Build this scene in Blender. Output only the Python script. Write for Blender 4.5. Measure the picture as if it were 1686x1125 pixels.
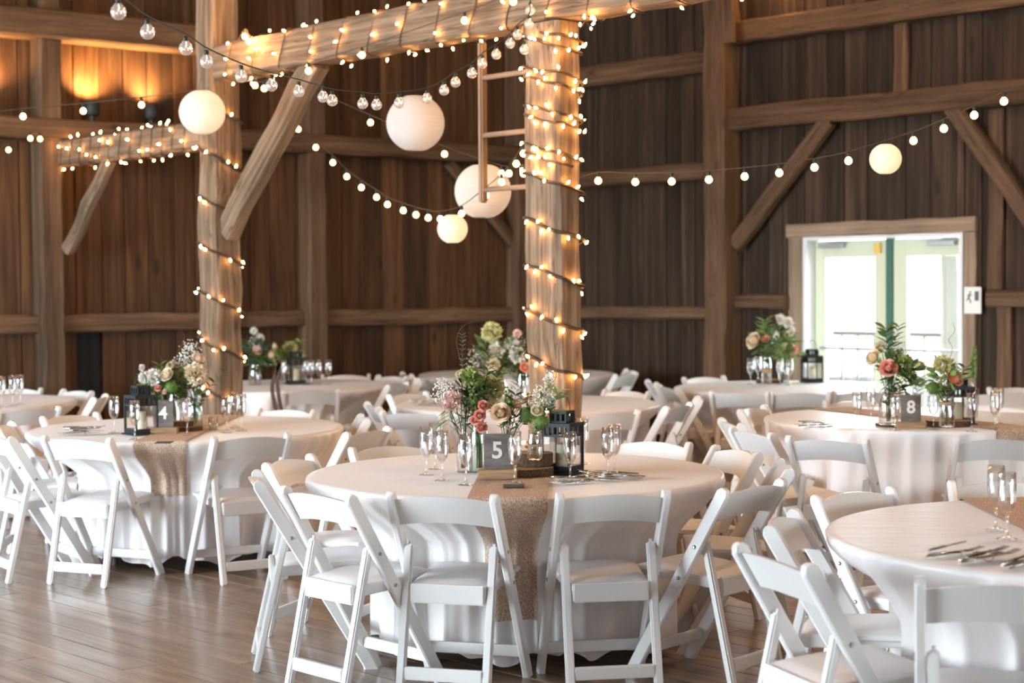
import bpy, bmesh, math, random
from mathutils import Vector, Matrix, noise
PI = math.pi
random.seed(11)
C = bpy.context.scene.collection
SC = bpy.context.scene
for o in list(bpy.data.objects):
    bpy.data.objects.remove(o)

# ------------------------------------------------------------------ camera
F_PX = 2750.0
CZ = 1.58
PITCH = math.atan((562.5 - 470) / F_PX)
ROLL = -0.007
cam = bpy.data.cameras.new('camera')
cam.sensor_width = 36
cam.lens = F_PX / 1686 * 36
cam.clip_start = 0.05
cam.clip_end = 300
cam.dof.use_dof = True
cam.dof.focus_distance = 7.0
cam.dof.aperture_fstop = 2.6
camo = bpy.data.objects.new('camera', cam)
C.objects.link(camo)
CAMM = Matrix.Translation((0, 0, CZ)) @ Matrix.Rotation(PI / 2 - PITCH, 4, 'X') @ Matrix.Rotation(ROLL, 4, 'Z')
camo.matrix_world = CAMM
SC.camera = camo
SC.view_settings.view_transform = 'Standard'
SC.view_settings.look = 'None'
SC.view_settings.exposure = 0.38
SC.view_settings.gamma = 1
SC.view_settings.use_curve_mapping = False
SC.cycles.max_bounces = 8
SC.cycles.diffuse_bounces = 4
SC.cycles.transparent_max_bounces = 24
SC.cycles.caustics_reflective = False
SC.cycles.caustics_refractive = False
SC.cycles.sample_clamp_indirect = 4

# ------------------------------------------------------------------ world and daylight
world = bpy.data.worlds.new('world')
SC.world = world
world.use_nodes = True
bg = world.node_tree.nodes['Background']
bg.inputs[0].default_value = (0.86, 0.95, 1.0, 1)
bg.inputs[1].default_value = 12.0

def area_light(name, loc, target, sx, sy, power, color, spread=180):
    l = bpy.data.lights.new(name, 'AREA')
    l.shape = 'RECTANGLE'
    l.size = sx
    l.size_y = sy
    l.energy = power
    l.color = color
    l.spread = math.radians(spread)
    o = bpy.data.objects.new(name, l)
    C.objects.link(o)
    o.location = loc
    o.rotation_euler = (Vector(target) - Vector(loc)).to_track_quat('-Z', 'Y').to_euler()
    return o

area_light('daylight_barn_door', (-7.7, 5.2, 2.0), (0.2, 9.8, 0.7), 5.5, 3.2, 780, (0.74, 0.88, 1.0))
area_light('rear_fill', (2.2, -2.2, 2.6), (1.2, 9.0, 0.9), 4.5, 2.6, 60, (0.95, 0.95, 1.0))  # neutral fill light added behind the camera
area_light('daylight_glass_doors', (3.55, 14.35, 1.25), (1.6, 10.4, 0.9), 1.6, 1.9, 110, (0.93, 0.98, 1.0))
# unseen warm fill points added above the frame to tint the room
def warm_fill(x, y, z, power, r=0.25):
    l = bpy.data.lights.new('warm_fill', 'POINT'); l.energy = power; l.color = (1.0, 0.63, 0.37); l.shadow_soft_size = r
    o = bpy.data.objects.new('warm_fill', l); C.objects.link(o); o.location = (x, y, z)
for x, y, z, pw_ in ((3.2, 6.4, 4.6, 190), (0.8, 10.2, 4.9, 95), (-1.6, 7.8, 4.9, 70), (-3.0, 11.6, 5.0, 90), (3.0, 10.2, 4.9, 60)):
    warm_fill(x, y, z, pw_)

# ------------------------------------------------------------------ pixel helpers
def ray(px, py):
    return CAMM.to_3x3() @ Vector(((px - 843) / F_PX, (562.5 - py) / F_PX, -1))

def P(px, py, Y):
    d = ray(px, py)
    return Vector((0, 0, CZ)) + d * (Y / d.y)

def PZ(px, py, z=0.756):
    d = ray(px, py)
    return Vector((0, 0, CZ)) + d * ((z - CZ) / d.z)

# ------------------------------------------------------------------ object helpers
W = {}

def place(o, m, parent=None):
    if parent is not None:
        o.parent = parent
        o.matrix_basis = W[parent].inverted() @ m
    else:
        o.matrix_basis = m
    W[o] = m
    return o

def mesh_of(bm, name, mat, smooth=False, angle=None):
    me = bpy.data.meshes.new(name)
    if smooth:
        for f in bm.faces:
            f.smooth = True
        if angle:
            for e in bm.edges:
                if len(e.link_faces) == 2 and e.calc_face_angle(0) > angle:
                    e.smooth = False
    bm.to_mesh(me)
    bm.free()
    if mat:
        me.materials.append(mat)
    return me

def add(name, me, m=None, parent=None):
    o = bpy.data.objects.new(name, me)
    C.objects.link(o)
    if m is None:
        m = W[parent] if parent is not None else Matrix()
    return place(o, m, parent)

def tag(o, label, cat, group=None, kind=None):
    o['label'] = label
    o['category'] = cat
    if group:
        o['group'] = group
    if kind:
        o['kind'] = kind
    return o

def thing(name, label, cat, m, group=None):
    o = bpy.data.objects.new(name, None)
    C.objects.link(o)
    o.empty_display_size = 0.1
    place(o, m)
    return tag(o, label, cat, group)

def struct(name, m=None):
    o = bpy.data.objects.new(name, None)
    C.objects.link(o)
    place(o, m or Matrix())
    o['kind'] = 'structure'
    return o

def T(x, y, z=0, rz=0):
    return Matrix.Translation((x, y, z)) @ Matrix.Rotation(rz, 4, 'Z')

def copy_tree(o, m, depth=0):
    c = o.copy()
    C.objects.link(c)
    if depth == 0:
        c.parent = None
        c.matrix_basis = m
        W[c] = m
    for ch in KIDS.get(o, []):
        d = copy_tree(ch, None, depth + 1)
        d.parent = c
    return c

KIDS = {}

def kids(root):
    for o in list(C.objects):
        if o.parent is root:
            KIDS.setdefault(root, []).append(o)
            kids(o)

# ------------------------------------------------------------------ mesh helpers
def box(bm, sx, sy, sz, m=None, bev=0.0, seg=1):
    r = bmesh.ops.create_cube(bm, size=1.0)
    vs = r['verts']
    bmesh.ops.scale(bm, vec=(sx, sy, sz), verts=vs)
    if bev > 0:
        es = list({e for v in vs for e in v.link_edges})
        r2 = bmesh.ops.bevel(bm, geom=es, offset=bev, segments=seg, affect='EDGES', clamp_overlap=True)
        vs = list({v for f in r2['faces'] for v in f.verts} | {v for v in vs if v.is_valid})
    if m is not None:
        bmesh.ops.transform(bm, matrix=m, verts=vs)
    return vs

def boxc(bm, cx, cy, cz, sx, sy, sz, bev=0.0, seg=1):
    return box(bm, sx, sy, sz, Matrix.Translation((cx, cy, cz)), bev, seg)

def axis_m(p0, p1, up=Vector((0, 0, 1))):
    """matrix whose X axis runs from p0 to p1, origin p0"""
    p0 = Vector(p0); p1 = Vector(p1)
    x = (p1 - p0).normalized()
    y = Vector(up).cross(x)
    if y.length < 1e-4:
        y = Vector((0, 1, 0)).cross(x)
    y.normalize()
    z = x.cross(y)
    m = Matrix((x, y, z)).transposed().to_4x4()
    m.translation = p0
    return m

def bar(bm, p0, p1, w, h, bev=0.0, seg=1, up=Vector((0, 0, 1))):
    """box from p0 to p1: w across (Y), h along up-ish (Z)"""
    m = axis_m(p0, p1, up)
    L = (Vector(p1) - Vector(p0)).length
    return box(bm, L, w, h, m @ Matrix.Translation((L / 2, 0, 0)), bev, seg)

def lathe(bm, prof, n=24, m=None, cap=False):
    rings = []
    for r, z in prof:
        if r < 1e-5:
            rings.append([bm.verts.new((0, 0, z))])
        else:
            rings.append([bm.verts.new((r * math.cos(2 * PI * i / n), r * math.sin(2 * PI * i / n), z)) for i in range(n)])
    for a, b in zip(rings, rings[1:]):
        for i in range(n):
            j = (i + 1) % n
            if len(a) == 1 and len(b) == 1:
                continue
            if len(a) == 1:
                bm.faces.new((a[0], b[j], b[i]))
            elif len(b) == 1:
                bm.faces.new((a[i], a[j], b[0]))
            else:
                bm.faces.new((a[i], a[j], b[j], b[i]))
    vs = [v for r in rings for v in r]
    if m is not None:
        bmesh.ops.transform(bm, matrix=m, verts=vs)
    return vs

def tube(bm, pts, r, n=6, r1=None):
    pts = [Vector(p) for p in pts]
    rings = []
    prev = None
    N = len(pts)
    for i, p in enumerate(pts):
        t = (pts[min(i + 1, N - 1)] - pts[max(i - 1, 0)])
        if t.length < 1e-9:
            t = Vector((0, 0, 1))
        t.normalize()
        if prev is None:
            a = t.orthogonal().normalized()
        else:
            a = prev - t * prev.dot(t)
            if a.length < 1e-6:
                a = t.orthogonal()
            a.normalize()
        prev = a
        b = t.cross(a)
        rr = r if r1 is None else r + (r1 - r) * i / max(1, N - 1)
        rings.append([bm.verts.new(p + a * rr * math.cos(2 * PI * k / n) + b * rr * math.sin(2 * PI * k / n)) for k in range(n)])
    for A, B in zip(rings, rings[1:]):
        for k in range(n):
            j = (k + 1) % n
            bm.faces.new((A[k], A[j], B[j], B[k]))
    bm.faces.new(rings[0][::-1])
    bm.faces.new(rings[-1])

def ico(bm, c, r, sub=1, m=None, sc=(1, 1, 1)):
    mm = Matrix.Translation(c) @ Matrix.Diagonal((sc[0], sc[1], sc[2], 1))
    if m is not None:
        mm = m @ mm
    bmesh.ops.create_icosphere(bm, subdivisions=sub, radius=r, matrix=mm)

def sag(p0, p1, s, n):
    p0 = Vector(p0); p1 = Vector(p1)
    return [p0.lerp(p1, i / n) - Vector((0, 0, s * 4 * (i / n) * (1 - i / n))) for i in range(n + 1)]

def spline(pts, n=6):
    pts = [Vector(p) for p in pts]
    out = []
    N = len(pts)
    for i in range(N - 1):
        p0 = pts[max(i - 1, 0)]; p1 = pts[i]; p2 = pts[i + 1]; p3 = pts[min(i + 2, N - 1)]
        for k in range(n):
            t = k / n
            out.append(0.5 * ((2 * p1) + (p2 - p0) * t + (2 * p0 - 5 * p1 + 4 * p2 - p3) * t * t + (3 * p1 - p0 - 3 * p2 + p3) * t ** 3))
    out.append(pts[-1])
    return out

# ------------------------------------------------------------------ materials
MATS = {}

def new_mat(name):
    m = bpy.data.materials.new(name)
    m.use_nodes = True
    nt = m.node_tree
    b = nt.nodes['Principled BSDF']
    MATS[name] = m
    return m, nt, b

def plain(name, col, rough=0.5, metal=0.0, noise_amt=0.0, nscale=20, bump=0.0, bscale=60, sheen=0, sss=0):
    m, nt, b = new_mat(name)
    b.inputs['Base Color'].default_value = (*col, 1)
    b.inputs['Roughness'].default_value = rough
    b.inputs['Metallic'].default_value = metal
    if sheen:
        b.inputs['Sheen Weight'].default_value = sheen
    tc = nt.nodes.new('ShaderNodeTexCoord')
    if noise_amt:
        n = nt.nodes.new('ShaderNodeTexNoise')
        n.inputs['Scale'].default_value = nscale
        n.inputs['Detail'].default_value = 4
        nt.links.new(tc.outputs['Object'], n.inputs['Vector'])
        r = nt.nodes.new('ShaderNodeValToRGB')
        r.color_ramp.elements[0].position = 0.3
        r.color_ramp.elements[1].position = 0.7
        r.color_ramp.elements[0].color = (*[c * (1 - noise_amt) for c in col], 1)
        r.color_ramp.elements[1].color = (*[min(1, c * (1 + noise_amt * 0.6)) for c in col], 1)
        nt.links.new(n.outputs['Fac'], r.inputs['Fac'])
        nt.links.new(r.outputs['Color'], b.inputs['Base Color'])
    if bump:
        n = nt.nodes.new('ShaderNodeTexNoise')
        n.inputs['Scale'].default_value = bscale
        n.inputs['Detail'].default_value = 5
        nt.links.new(tc.outputs['Object'], n.inputs['Vector'])
        bp = nt.nodes.new('ShaderNodeBump')
        bp.inputs['Strength'].default_value = bump
        bp.inputs['Distance'].default_value = 0.01
        nt.links.new(n.outputs['Fac'], bp.inputs['Height'])
        nt.links.new(bp.outputs['Normal'], b.inputs['Normal'])
    return m

def wood(name, dark, mid, light, rough=0.7, grain=14, along=0.7, bump=0.35, var=0.45, knots=True, coat=0.0, long_axis='X', hue=0.0, crack=0.0):
    """timber whose grain runs along the object's local long axis; every piece varies"""
    m, nt, b = new_mat(name)
    N = nt.nodes; L = nt.links
    tc = N.new('ShaderNodeTexCoord')
    oi = N.new('ShaderNodeObjectInfo')
    mul = N.new('ShaderNodeVectorMath'); mul.operation = 'SCALE'
    comb = N.new('ShaderNodeCombineXYZ')
    for k in range(3):
        comb.inputs[k].default_value = (37.0, 91.0, 53.0)[k]
    L.new(comb.outputs[0], mul.inputs[0]); L.new(oi.outputs['Random'], mul.inputs['Scale'])
    ad = N.new('ShaderNodeVectorMath'); ad.operation = 'ADD'
    L.new(tc.outputs['Object'], ad.inputs[0]); L.new(mul.outputs[0], ad.inputs[1])
    mp = N.new('ShaderNodeMapping')
    sc = [grain, grain, grain]; sc['XYZ'.index(long_axis)] = along
    mp.inputs['Scale'].default_value = sc
    L.new(ad.outputs[0], mp.inputs['Vector'])
    n1 = N.new('ShaderNodeTexNoise'); n1.inputs['Scale'].default_value = 1.0; n1.inputs['Detail'].default_value = 8; n1.inputs['Roughness'].default_value = 0.62; n1.inputs['Distortion'].default_value = 0.6
    L.new(mp.outputs[0], n1.inputs['Vector'])
    cr = N.new('ShaderNodeValToRGB')
    e = cr.color_ramp.elements
    e[0].position = 0.30; e[0].color = (*dark, 1)
    e[1].position = 0.72; e[1].color = (*light, 1)
    k = e.new(0.5); k.color = (*mid, 1)
    L.new(n1.outputs['Fac'], cr.inputs['Fac'])
    # broad blotches
    n2 = N.new('ShaderNodeTexNoise'); n2.inputs['Scale'].default_value = 2.2; n2.inputs['Detail'].default_value = 3
    mp2 = N.new('ShaderNodeMapping'); s2 = [1.5, 1.5, 1.5]; s2['XYZ'.index(long_axis)] = 0.5
    mp2.inputs['Scale'].default_value = s2
    L.new(ad.outputs[0], mp2.inputs['Vector']); L.new(mp2.outputs[0], n2.inputs['Vector'])
    mr = N.new('ShaderNodeMapRange'); mr.inputs[1].default_value = 0.3; mr.inputs[2].default_value = 0.7; mr.inputs[3].default_value = 0.72; mr.inputs[4].default_value = 1.18
    L.new(n2.outputs['Fac'], mr.inputs[0])
    mr2 = N.new('ShaderNodeMapRange'); mr2.inputs[3].default_value = 1 - var; mr2.inputs[4].default_value = 1 + var * 0.6
    L.new(oi.outputs['Random'], mr2.inputs[0])
    mm = N.new('ShaderNodeMath'); mm.operation = 'MULTIPLY'
    L.new(mr.outputs[0], mm.inputs[0]); L.new(mr2.outputs[0], mm.inputs[1])
    vm = N.new('ShaderNodeVectorMath'); vm.operation = 'SCALE'
    L.new(cr.outputs['Color'], vm.inputs[0]); L.new(mm.outputs[0], vm.inputs['Scale'])
    last = vm.outputs[0]
    if knots:
        vo = N.new('ShaderNodeTexVoronoi'); vo.inputs['Scale'].default_value = 1.0
        mp3 = N.new('ShaderNodeMapping'); s3 = [3.2, 3.2, 3.2]; s3['XYZ'.index(long_axis)] = 1.3
        mp3.inputs['Scale'].default_value = s3
        L.new(ad.outputs[0], mp3.inputs['Vector']); L.new(mp3.outputs[0], vo.inputs['Vector'])
        mr3 = N.new('ShaderNodeMapRange'); mr3.inputs[1].default_value = 0.04; mr3.inputs[2].default_value = 0.13; mr3.inputs[3].default_value = 0.35; mr3.inputs[4].default_value = 1.0
        L.new(vo.outputs['Distance'], mr3.inputs[0])
        vk = N.new('ShaderNodeVectorMath'); vk.operation = 'SCALE'
        L.new(last, vk.inputs[0]); L.new(mr3.outputs[0], vk.inputs['Scale'])
        last = vk.outputs[0]
    if crack:
        mp4 = N.new('ShaderNodeMapping'); s4 = [11.0, 11.0, 11.0]; s4['XYZ'.index(long_axis)] = 0.35
        mp4.inputs['Scale'].default_value = s4
        L.new(ad.outputs[0], mp4.inputs['Vector'])
        n4 = N.new('ShaderNodeTexNoise'); n4.inputs['Scale'].default_value = 1.0; n4.inputs['Detail'].default_value = 4; n4.inputs['Distortion'].default_value = 0.1
        L.new(mp4.outputs[0], n4.inputs['Vector'])
        sb = N.new('ShaderNodeMath'); sb.operation = 'SUBTRACT'; sb.inputs[1].default_value = 0.5
        L.new(n4.outputs['Fac'], sb.inputs[0])
        ab = N.new('ShaderNodeMath'); ab.operation = 'ABSOLUTE'; L.new(sb.outputs[0], ab.inputs[0])
        mr4 = N.new('ShaderNodeMapRange'); mr4.inputs[1].default_value = 0.0; mr4.inputs[2].default_value = 0.011; mr4.inputs[3].default_value = 1 - crack; mr4.inputs[4].default_value = 1.0
        L.new(ab.outputs[0], mr4.inputs[0])
        vc = N.new('ShaderNodeVectorMath'); vc.operation = 'SCALE'
        L.new(last, vc.inputs[0]); L.new(mr4.outputs[0], vc.inputs['Scale'])
        last = vc.outputs[0]
    L.new(last, b.inputs['Base Color'])
    b.inputs['Roughness'].default_value = rough
    b.inputs['Specular IOR Level'].default_value = 0.35
    if coat:
        b.inputs['Coat Weight'].default_value = coat
        b.inputs['Coat Roughness'].default_value = 0.18
    bp = N.new('ShaderNodeBump'); bp.inputs['Strength'].default_value = bump; bp.inputs['Distance'].default_value = 0.012
    L.new(n1.outputs['Fac'], bp.inputs['Height']); L.new(bp.outputs['Normal'], b.inputs['Normal'])
    return m

def emit(name, col, strength):
    m, nt, b = new_mat(name)
    b.inputs['Base Color'].default_value = (*col, 1)
    b.inputs['Emission Color'].default_value = (*col, 1)
    b.inputs['Emission Strength'].default_value = strength
    return m

def thin_glass(name, tint=(1, 1, 1), base=0.05, edge=0.75, rough=0.02):
    m, nt, b = new_mat(name)
    N = nt.nodes; L = nt.links
    N.remove(b)
    out = N['Material Output']
    tr = N.new('ShaderNodeBsdfTransparent'); tr.inputs[0].default_value = (*tint, 1)
    gl = N.new('ShaderNodeBsdfGlossy'); gl.inputs['Roughness'].default_value = rough
    gl.inputs['Color'].default_value = (1, 1, 1, 1)
    lw = N.new('ShaderNodeLayerWeight'); lw.inputs['Blend'].default_value = 0.28
    mr = N.new('ShaderNodeMapRange'); mr.inputs[3].default_value = base; mr.inputs[4].default_value = edge
    L.new(lw.outputs['Facing'], mr.inputs[0])
    mx = N.new('ShaderNodeMixShader')
    L.new(mr.outputs[0], mx.inputs[0]); L.new(tr.outputs[0], mx.inputs[1]); L.new(gl.outputs[0], mx.inputs[2])
    L.new(mx.outputs[0], out.inputs[0])
    return m

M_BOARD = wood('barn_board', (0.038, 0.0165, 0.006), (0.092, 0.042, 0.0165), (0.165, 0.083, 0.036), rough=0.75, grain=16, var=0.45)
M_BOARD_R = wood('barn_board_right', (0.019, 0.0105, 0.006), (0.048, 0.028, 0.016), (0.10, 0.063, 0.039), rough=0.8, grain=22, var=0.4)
M_BEAM = wood('barn_timber', (0.068, 0.037, 0.018), (0.132, 0.074, 0.039), (0.22, 0.134, 0.075), rough=0.75, grain=18, var=0.18, crack=0.5)
M_POST = wood('hewn_post_timber', (0.11, 0.065, 0.036), (0.23, 0.15, 0.092), (0.40, 0.29, 0.195), rough=0.8, grain=26, along=0.9, bump=0.9, var=0.1, crack=0.6)
M_FLOOR = wood('floor_plank', (0.13, 0.08, 0.05), (0.27, 0.175, 0.115), (0.40, 0.28, 0.19), rough=0.30, grain=20, along=1.2, bump=0.06, var=0.2, coat=0.5)
M_CEIL = wood('roof_board', (0.05, 0.028, 0.015), (0.09, 0.05, 0.028), (0.14, 0.08, 0.05), rough=0.85)
M_BARK = plain('bark', (0.10, 0.055, 0.03), 0.9, noise_amt=0.5, nscale=60, bump=1.0, bscale=120)
M_SLICE = wood('cut_wood', (0.25, 0.14, 0.07), (0.42, 0.26, 0.14), (0.55, 0.38, 0.22), rough=0.7, grain=30, along=30, var=0.1, knots=False)
M_BLOCK = wood('pine_block', (0.30, 0.17, 0.085), (0.46, 0.28, 0.15), (0.58, 0.38, 0.22), rough=0.7, grain=60, along=6, var=0.1, knots=False)
M_SIGN = wood('grey_sign_board', (0.11, 0.095, 0.085), (0.17, 0.15, 0.135), (0.24, 0.215, 0.195), rough=0.8, grain=30, along=8, var=0.05, knots=False)
M_WHITE = plain('white_resin', (0.80, 0.79, 0.77), 0.32, noise_amt=0.04, nscale=3)
M_PAD = plain('white_vinyl', (0.78, 0.76, 0.75), 0.45, bump=0.05, bscale=30)
M_BOLT = plain('bolt_metal', (0.35, 0.34, 0.33), 0.35, 0.9)
M_GLASS = thin_glass('clear_glass', base=0.07, edge=0.9)
M_GLASSG = thin_glass('green_tinted_glass', (0.90, 0.97, 0.94), base=0.07, edge=0.9)
M_PANE = thin_glass('window_glass', (0.98, 1, 0.99), base=0.04, edge=0.5)
M_BLACK = plain('black_metal', (0.010, 0.015, 0.016), 0.6, 0.0)
M_CAND = plain('ivory_wax', (0.82, 0.74, 0.52), 0.5)
M_STEEL = plain('cutlery_steel', (0.55, 0.53, 0.50), 0.22, 1.0)
M_DARKWIRE = plain('brown_wire', (0.06, 0.035, 0.02), 0.7)
M_GREENWIRE = plain('green_wire', (0.02, 0.035, 0.028), 0.6)
M_ROPE = plain('brown_vine_wire', (0.07, 0.04, 0.022), 0.85, noise_amt=0.5, nscale=80)
M_WARM = emit('fairy_bulb_glow', (1.0, 0.50, 0.15), 110)
M_WARMB = emit('string_bulb_glow', (1.0, 0.64, 0.24), 7)
M_FIL = emit('filament_glow', (1.0, 0.78, 0.55), 2.2)
M_CARD = plain('slate_card', (0.045, 0.042, 0.042), 0.6)
M_NUM = plain('white_paint', (0.85, 0.82, 0.78), 0.6)
M_DOORP = plain('cream_door_paint', (0.60, 0.66, 0.50), 0.4)
M_JAMB = plain('white_jamb_paint', (0.72, 0.76, 0.78), 0.4)
M_GREEN_MULL = plain('green_mullion', (0.04, 0.13, 0.10), 0.5)
M_GREYM = plain('grey_metal', (0.4, 0.42, 0.42), 0.4, 0.7)
M_SIGNW = plain('white_plastic', (0.78, 0.78, 0.76), 0.5)
M_GREYP = plain('dark_grey_print', (0.09, 0.10, 0.10), 0.6)
M_GROUND = plain('pale_gravel', (0.55, 0.54, 0.50), 0.9, noise_amt=0.2, nscale=3)
M_TWINE = plain('twine', (0.45, 0.32, 0.2), 0.9, bump=0.8, bscale=200)
M_DKWOOD = plain('dark_brown_wood', (0.07, 0.03, 0.018), 0.4, noise_amt=0.3, nscale=20)

# paper of the round lanterns
def paper(name, col):
    m, nt, b = new_mat(name)
    N = nt.nodes; L = nt.links
    b.inputs['Base Color'].default_value = (*col, 1)
    b.inputs['Roughness'].default_value = 0.9
    tl = N.new('ShaderNodeBsdfTranslucent'); tl.inputs[0].default_value = (*col, 1)
    mx = N.new('ShaderNodeMixShader'); mx.inputs[0].default_value = 0.45
    L.new(b.outputs[0], mx.inputs[1]); L.new(tl.outputs[0], mx.inputs[2])
    L.new(mx.outputs[0], N['Material Output'].inputs[0])
    return m
M_PAPER = paper('rice_paper', (0.80, 0.76, 0.72))

# satin cloth
def cloth_mat():
    m, nt, b = new_mat('white_satin')
    N = nt.nodes; L = nt.links
    b.inputs['Base Color'].default_value = (0.86, 0.83, 0.82, 1)
    b.inputs['Roughness'].default_value = 0.42
    b.inputs['Sheen Weight'].default_value = 0.25
    tc = N.new('ShaderNodeTexCoord')
    mp = N.new('ShaderNodeMapping'); mp.inputs['Scale'].default_value = (2.0, 9.0, 1.2)
    L.new(tc.outputs['Object'], mp.inputs['Vector'])
    n = N.new('ShaderNodeTexNoise'); n.inputs['Scale'].default_value = 2.0; n.inputs['Detail'].default_value = 5
    L.new(mp.outputs[0], n.inputs['Vector'])
    bp = N.new('ShaderNodeBump'); bp.inputs['Strength'].default_value = 0.22; bp.inputs['Distance'].default_value = 0.02
    L.new(n.outputs['Fac'], bp.inputs['Height']); L.new(bp.outputs['Normal'], b.inputs['Normal'])
    return m
M_CLOTH = cloth_mat()

def runner_mat():
    m, nt, b = new_mat('burlap_with_lace')
    N = nt.nodes; L = nt.links
    tc = N.new('ShaderNodeTexCoord')
    b.inputs['Roughness'].default_value = 0.9
    # lace: scrolling net of pale thread over brown burlap, in UV space (metres)
    mp = N.new('ShaderNodeMapping'); mp.inputs['Scale'].default_value = (120, 62, 1)
    L.new(tc.outputs['UV'], mp.inputs['Vector'])
    dn = N.new('ShaderNodeTexNoise'); dn.inputs['Scale'].default_value = 0.8; dn.inputs['Detail'].default_value = 1
    L.new(mp.outputs[0], dn.inputs['Vector'])
    mixv = N.new('ShaderNodeMixRGB'); mixv.inputs[0].default_value = 0.28; mixv.blend_type = 'ADD'
    L.new(mp.outputs[0], mixv.inputs[1]); L.new(dn.outputs['Color'], mixv.inputs[2])
    vo = N.new('ShaderNodeTexVoronoi'); vo.feature = 'DISTANCE_TO_EDGE'; vo.inputs['Scale'].default_value = 1.0
    L.new(mixv.outputs[0], vo.inputs['Vector'])
    r = N.new('ShaderNodeMapRange'); r.inputs[1].default_value = 0.05; r.inputs[2].default_value = 0.17; r.inputs[3].default_value = 1; r.inputs[4].default_value = 0
    L.new(vo.outputs['Distance'], r.inputs[0])
    ck = N.new('ShaderNodeTexNoise'); ck.inputs['Scale'].default_value = 220; ck.inputs['Detail'].default_value = 2
    L.new(tc.outputs['UV'], ck.inputs['Vector'])
    cr = N.new('ShaderNodeValToRGB')
    cr.color_ramp.elements[0].position = 0.35; cr.color_ramp.elements[0].color = (0.33, 0.205, 0.13, 1)
    cr.color_ramp.elements[1].position = 0.65; cr.color_ramp.elements[1].color = (0.52, 0.36, 0.25, 1)
    L.new(ck.outputs['Fac'], cr.inputs['Fac'])
    mx = N.new('ShaderNodeMixRGB'); mx.inputs[2].default_value = (0.66, 0.52, 0.42, 1)
    L.new(r.outputs[0], mx.inputs[0]); L.new(cr.outputs[0], mx.inputs[1])
    L.new(mx.outputs[0], b.inputs['Base Color'])
    return m
M_RUNNER = runner_mat()

# flower colours
def petal(name, c1, c2=None):
    m, nt, b = new_mat(name)
    b.inputs['Base Color'].default_value = (*c1, 1)
    b.inputs['Roughness'].default_value = 0.6
    b.inputs['Subsurface Weight'].default_value = 0.15
    b.inputs['Subsurface Radius'].default_value = (0.01, 0.006, 0.004)
    b.inputs['Subsurface Scale'].default_value = 0.5
    return m
PET = {
    'cream': petal('cream_petals', (0.88, 0.78, 0.58)),
    'peach': petal('peach_petals', (0.93, 0.74, 0.54)),
    'white': petal('white_petals', (0.85, 0.83, 0.76)),
    'pink': petal('pink_petals', (0.90, 0.64, 0.58)),
    'salmon': petal('salmon_petals', (0.95, 0.50, 0.42)),
    'coral': petal('coral_petals', (0.95, 0.50, 0.33)),
    'lime': petal('lime_petals', (0.34, 0.42, 0.12)),
    'yellow': petal('yellow_green_petals', (0.66, 0.64, 0.32)),
}
M_STEM = plain('stem_green', (0.06, 0.11, 0.03), 0.6)
M_LEAF = plain('leaf_green', (0.10, 0.18, 0.055), 0.45, noise_amt=0.3, nscale=30)
M_LEAFL = plain('light_leaf_green', (0.24, 0.36, 0.11), 0.5, noise_amt=0.3, nscale=30)
M_LEAFD = plain('dark_leaf_green', (0.035, 0.07, 0.03), 0.4)
M_EUC = plain('eucalyptus_green', (0.12, 0.17, 0.13), 0.6)
M_BALL = plain('moss_green', (0.11, 0.19, 0.035), 0.8)
M_TWIG = plain('twig_brown', (0.12, 0.065, 0.035), 0.8)

# ------------------------------------------------------------------ barn geometry
U = Vector((0.690, -0.724, 0)).normalized()       # along the right wall, towards the camera's right
V = Vector((0.777, 0.629, 0)).normalized()        # along the left wall, towards the corner
NR = Vector((0.724, 0.690, 0)).normalized()       # out of the barn through the right wall
NL = Vector((-0.629, 0.777, 0)).normalized()      # out through the left wall
CORNER = Vector((0.11, 17.28, 0))
UP = Vector((0, 0, 1))

def wl(px, d=0.0, z=0.0):
    """point on the left wall plane (d inward) seen at pixel column px"""
    k = (px - 843) / F_PX
    o = CORNER - NL * d
    t = (k * o.y - o.x) / (V.x - k * V.y)
    return o + V * t + UP * z, t

def wr(px, d=0.0, z=0.0):
    k = (px - 843) / F_PX
    o = CORNER - NR * d
    t = (k * o.y - o.x) / (U.x - k * U.y)
    return o + U * t + UP * z, t

def timber_mesh(L, w, h, seed, mat, wob=0.006, step=0.25, ch=0.018):
    rnd = random.Random(seed)
    n = max(2, int(L / step))
    bm = bmesh.new()
    rings = []
    c = min(ch, w * 0.2, h * 0.2)
    sec = [(-w / 2 + c, -h / 2), (w / 2 - c, -h / 2), (w / 2, -h / 2 + c), (w / 2, h / 2 - c), (w / 2 - c, h / 2), (-w / 2 + c, h / 2), (-w / 2, h / 2 - c), (-w / 2, -h / 2 + c)]
    for i in range(n + 1):
        dy = rnd.uniform(-wob, wob); dz = rnd.uniform(-wob, wob)
        rings.append([bm.verts.new((L * i / n, y + dy + rnd.uniform(-wob, wob) * 0.7, z + dz + rnd.uniform(-wob, wob) * 0.7)) for y, z in sec])
    for A, B in zip(rings, rings[1:]):
        for k in range(8):
            j = (k + 1) % 8
            bm.faces.new((A[k], A[j], B[j], B[k]))
    bm.faces.new(rings[0][::-1]); bm.faces.new(rings[-1])
    bmesh.ops.recalc_face_normals(bm, faces=bm.faces)
    return mesh_of(bm, 'timber', mat)

SEED = [100]
def timber(name, p0, p1, w, h, mat=None, up=UP, wob=0.006, parent=None, label=None, cat=None, group=None, ch=0.018):
    SEED[0] += 1
    L = (Vector(p1) - Vector(p0)).length
    me = timber_mesh(L, w, h, SEED[0], mat or M_BEAM, wob, ch=ch)
    o = add(name, me, axis_m(p0, p1, up), parent)
    if label:
        tag(o, label, cat, group)
    elif parent is None:
        o['kind'] = 'structure'
    return o

WALL_H = 6.2
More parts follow.
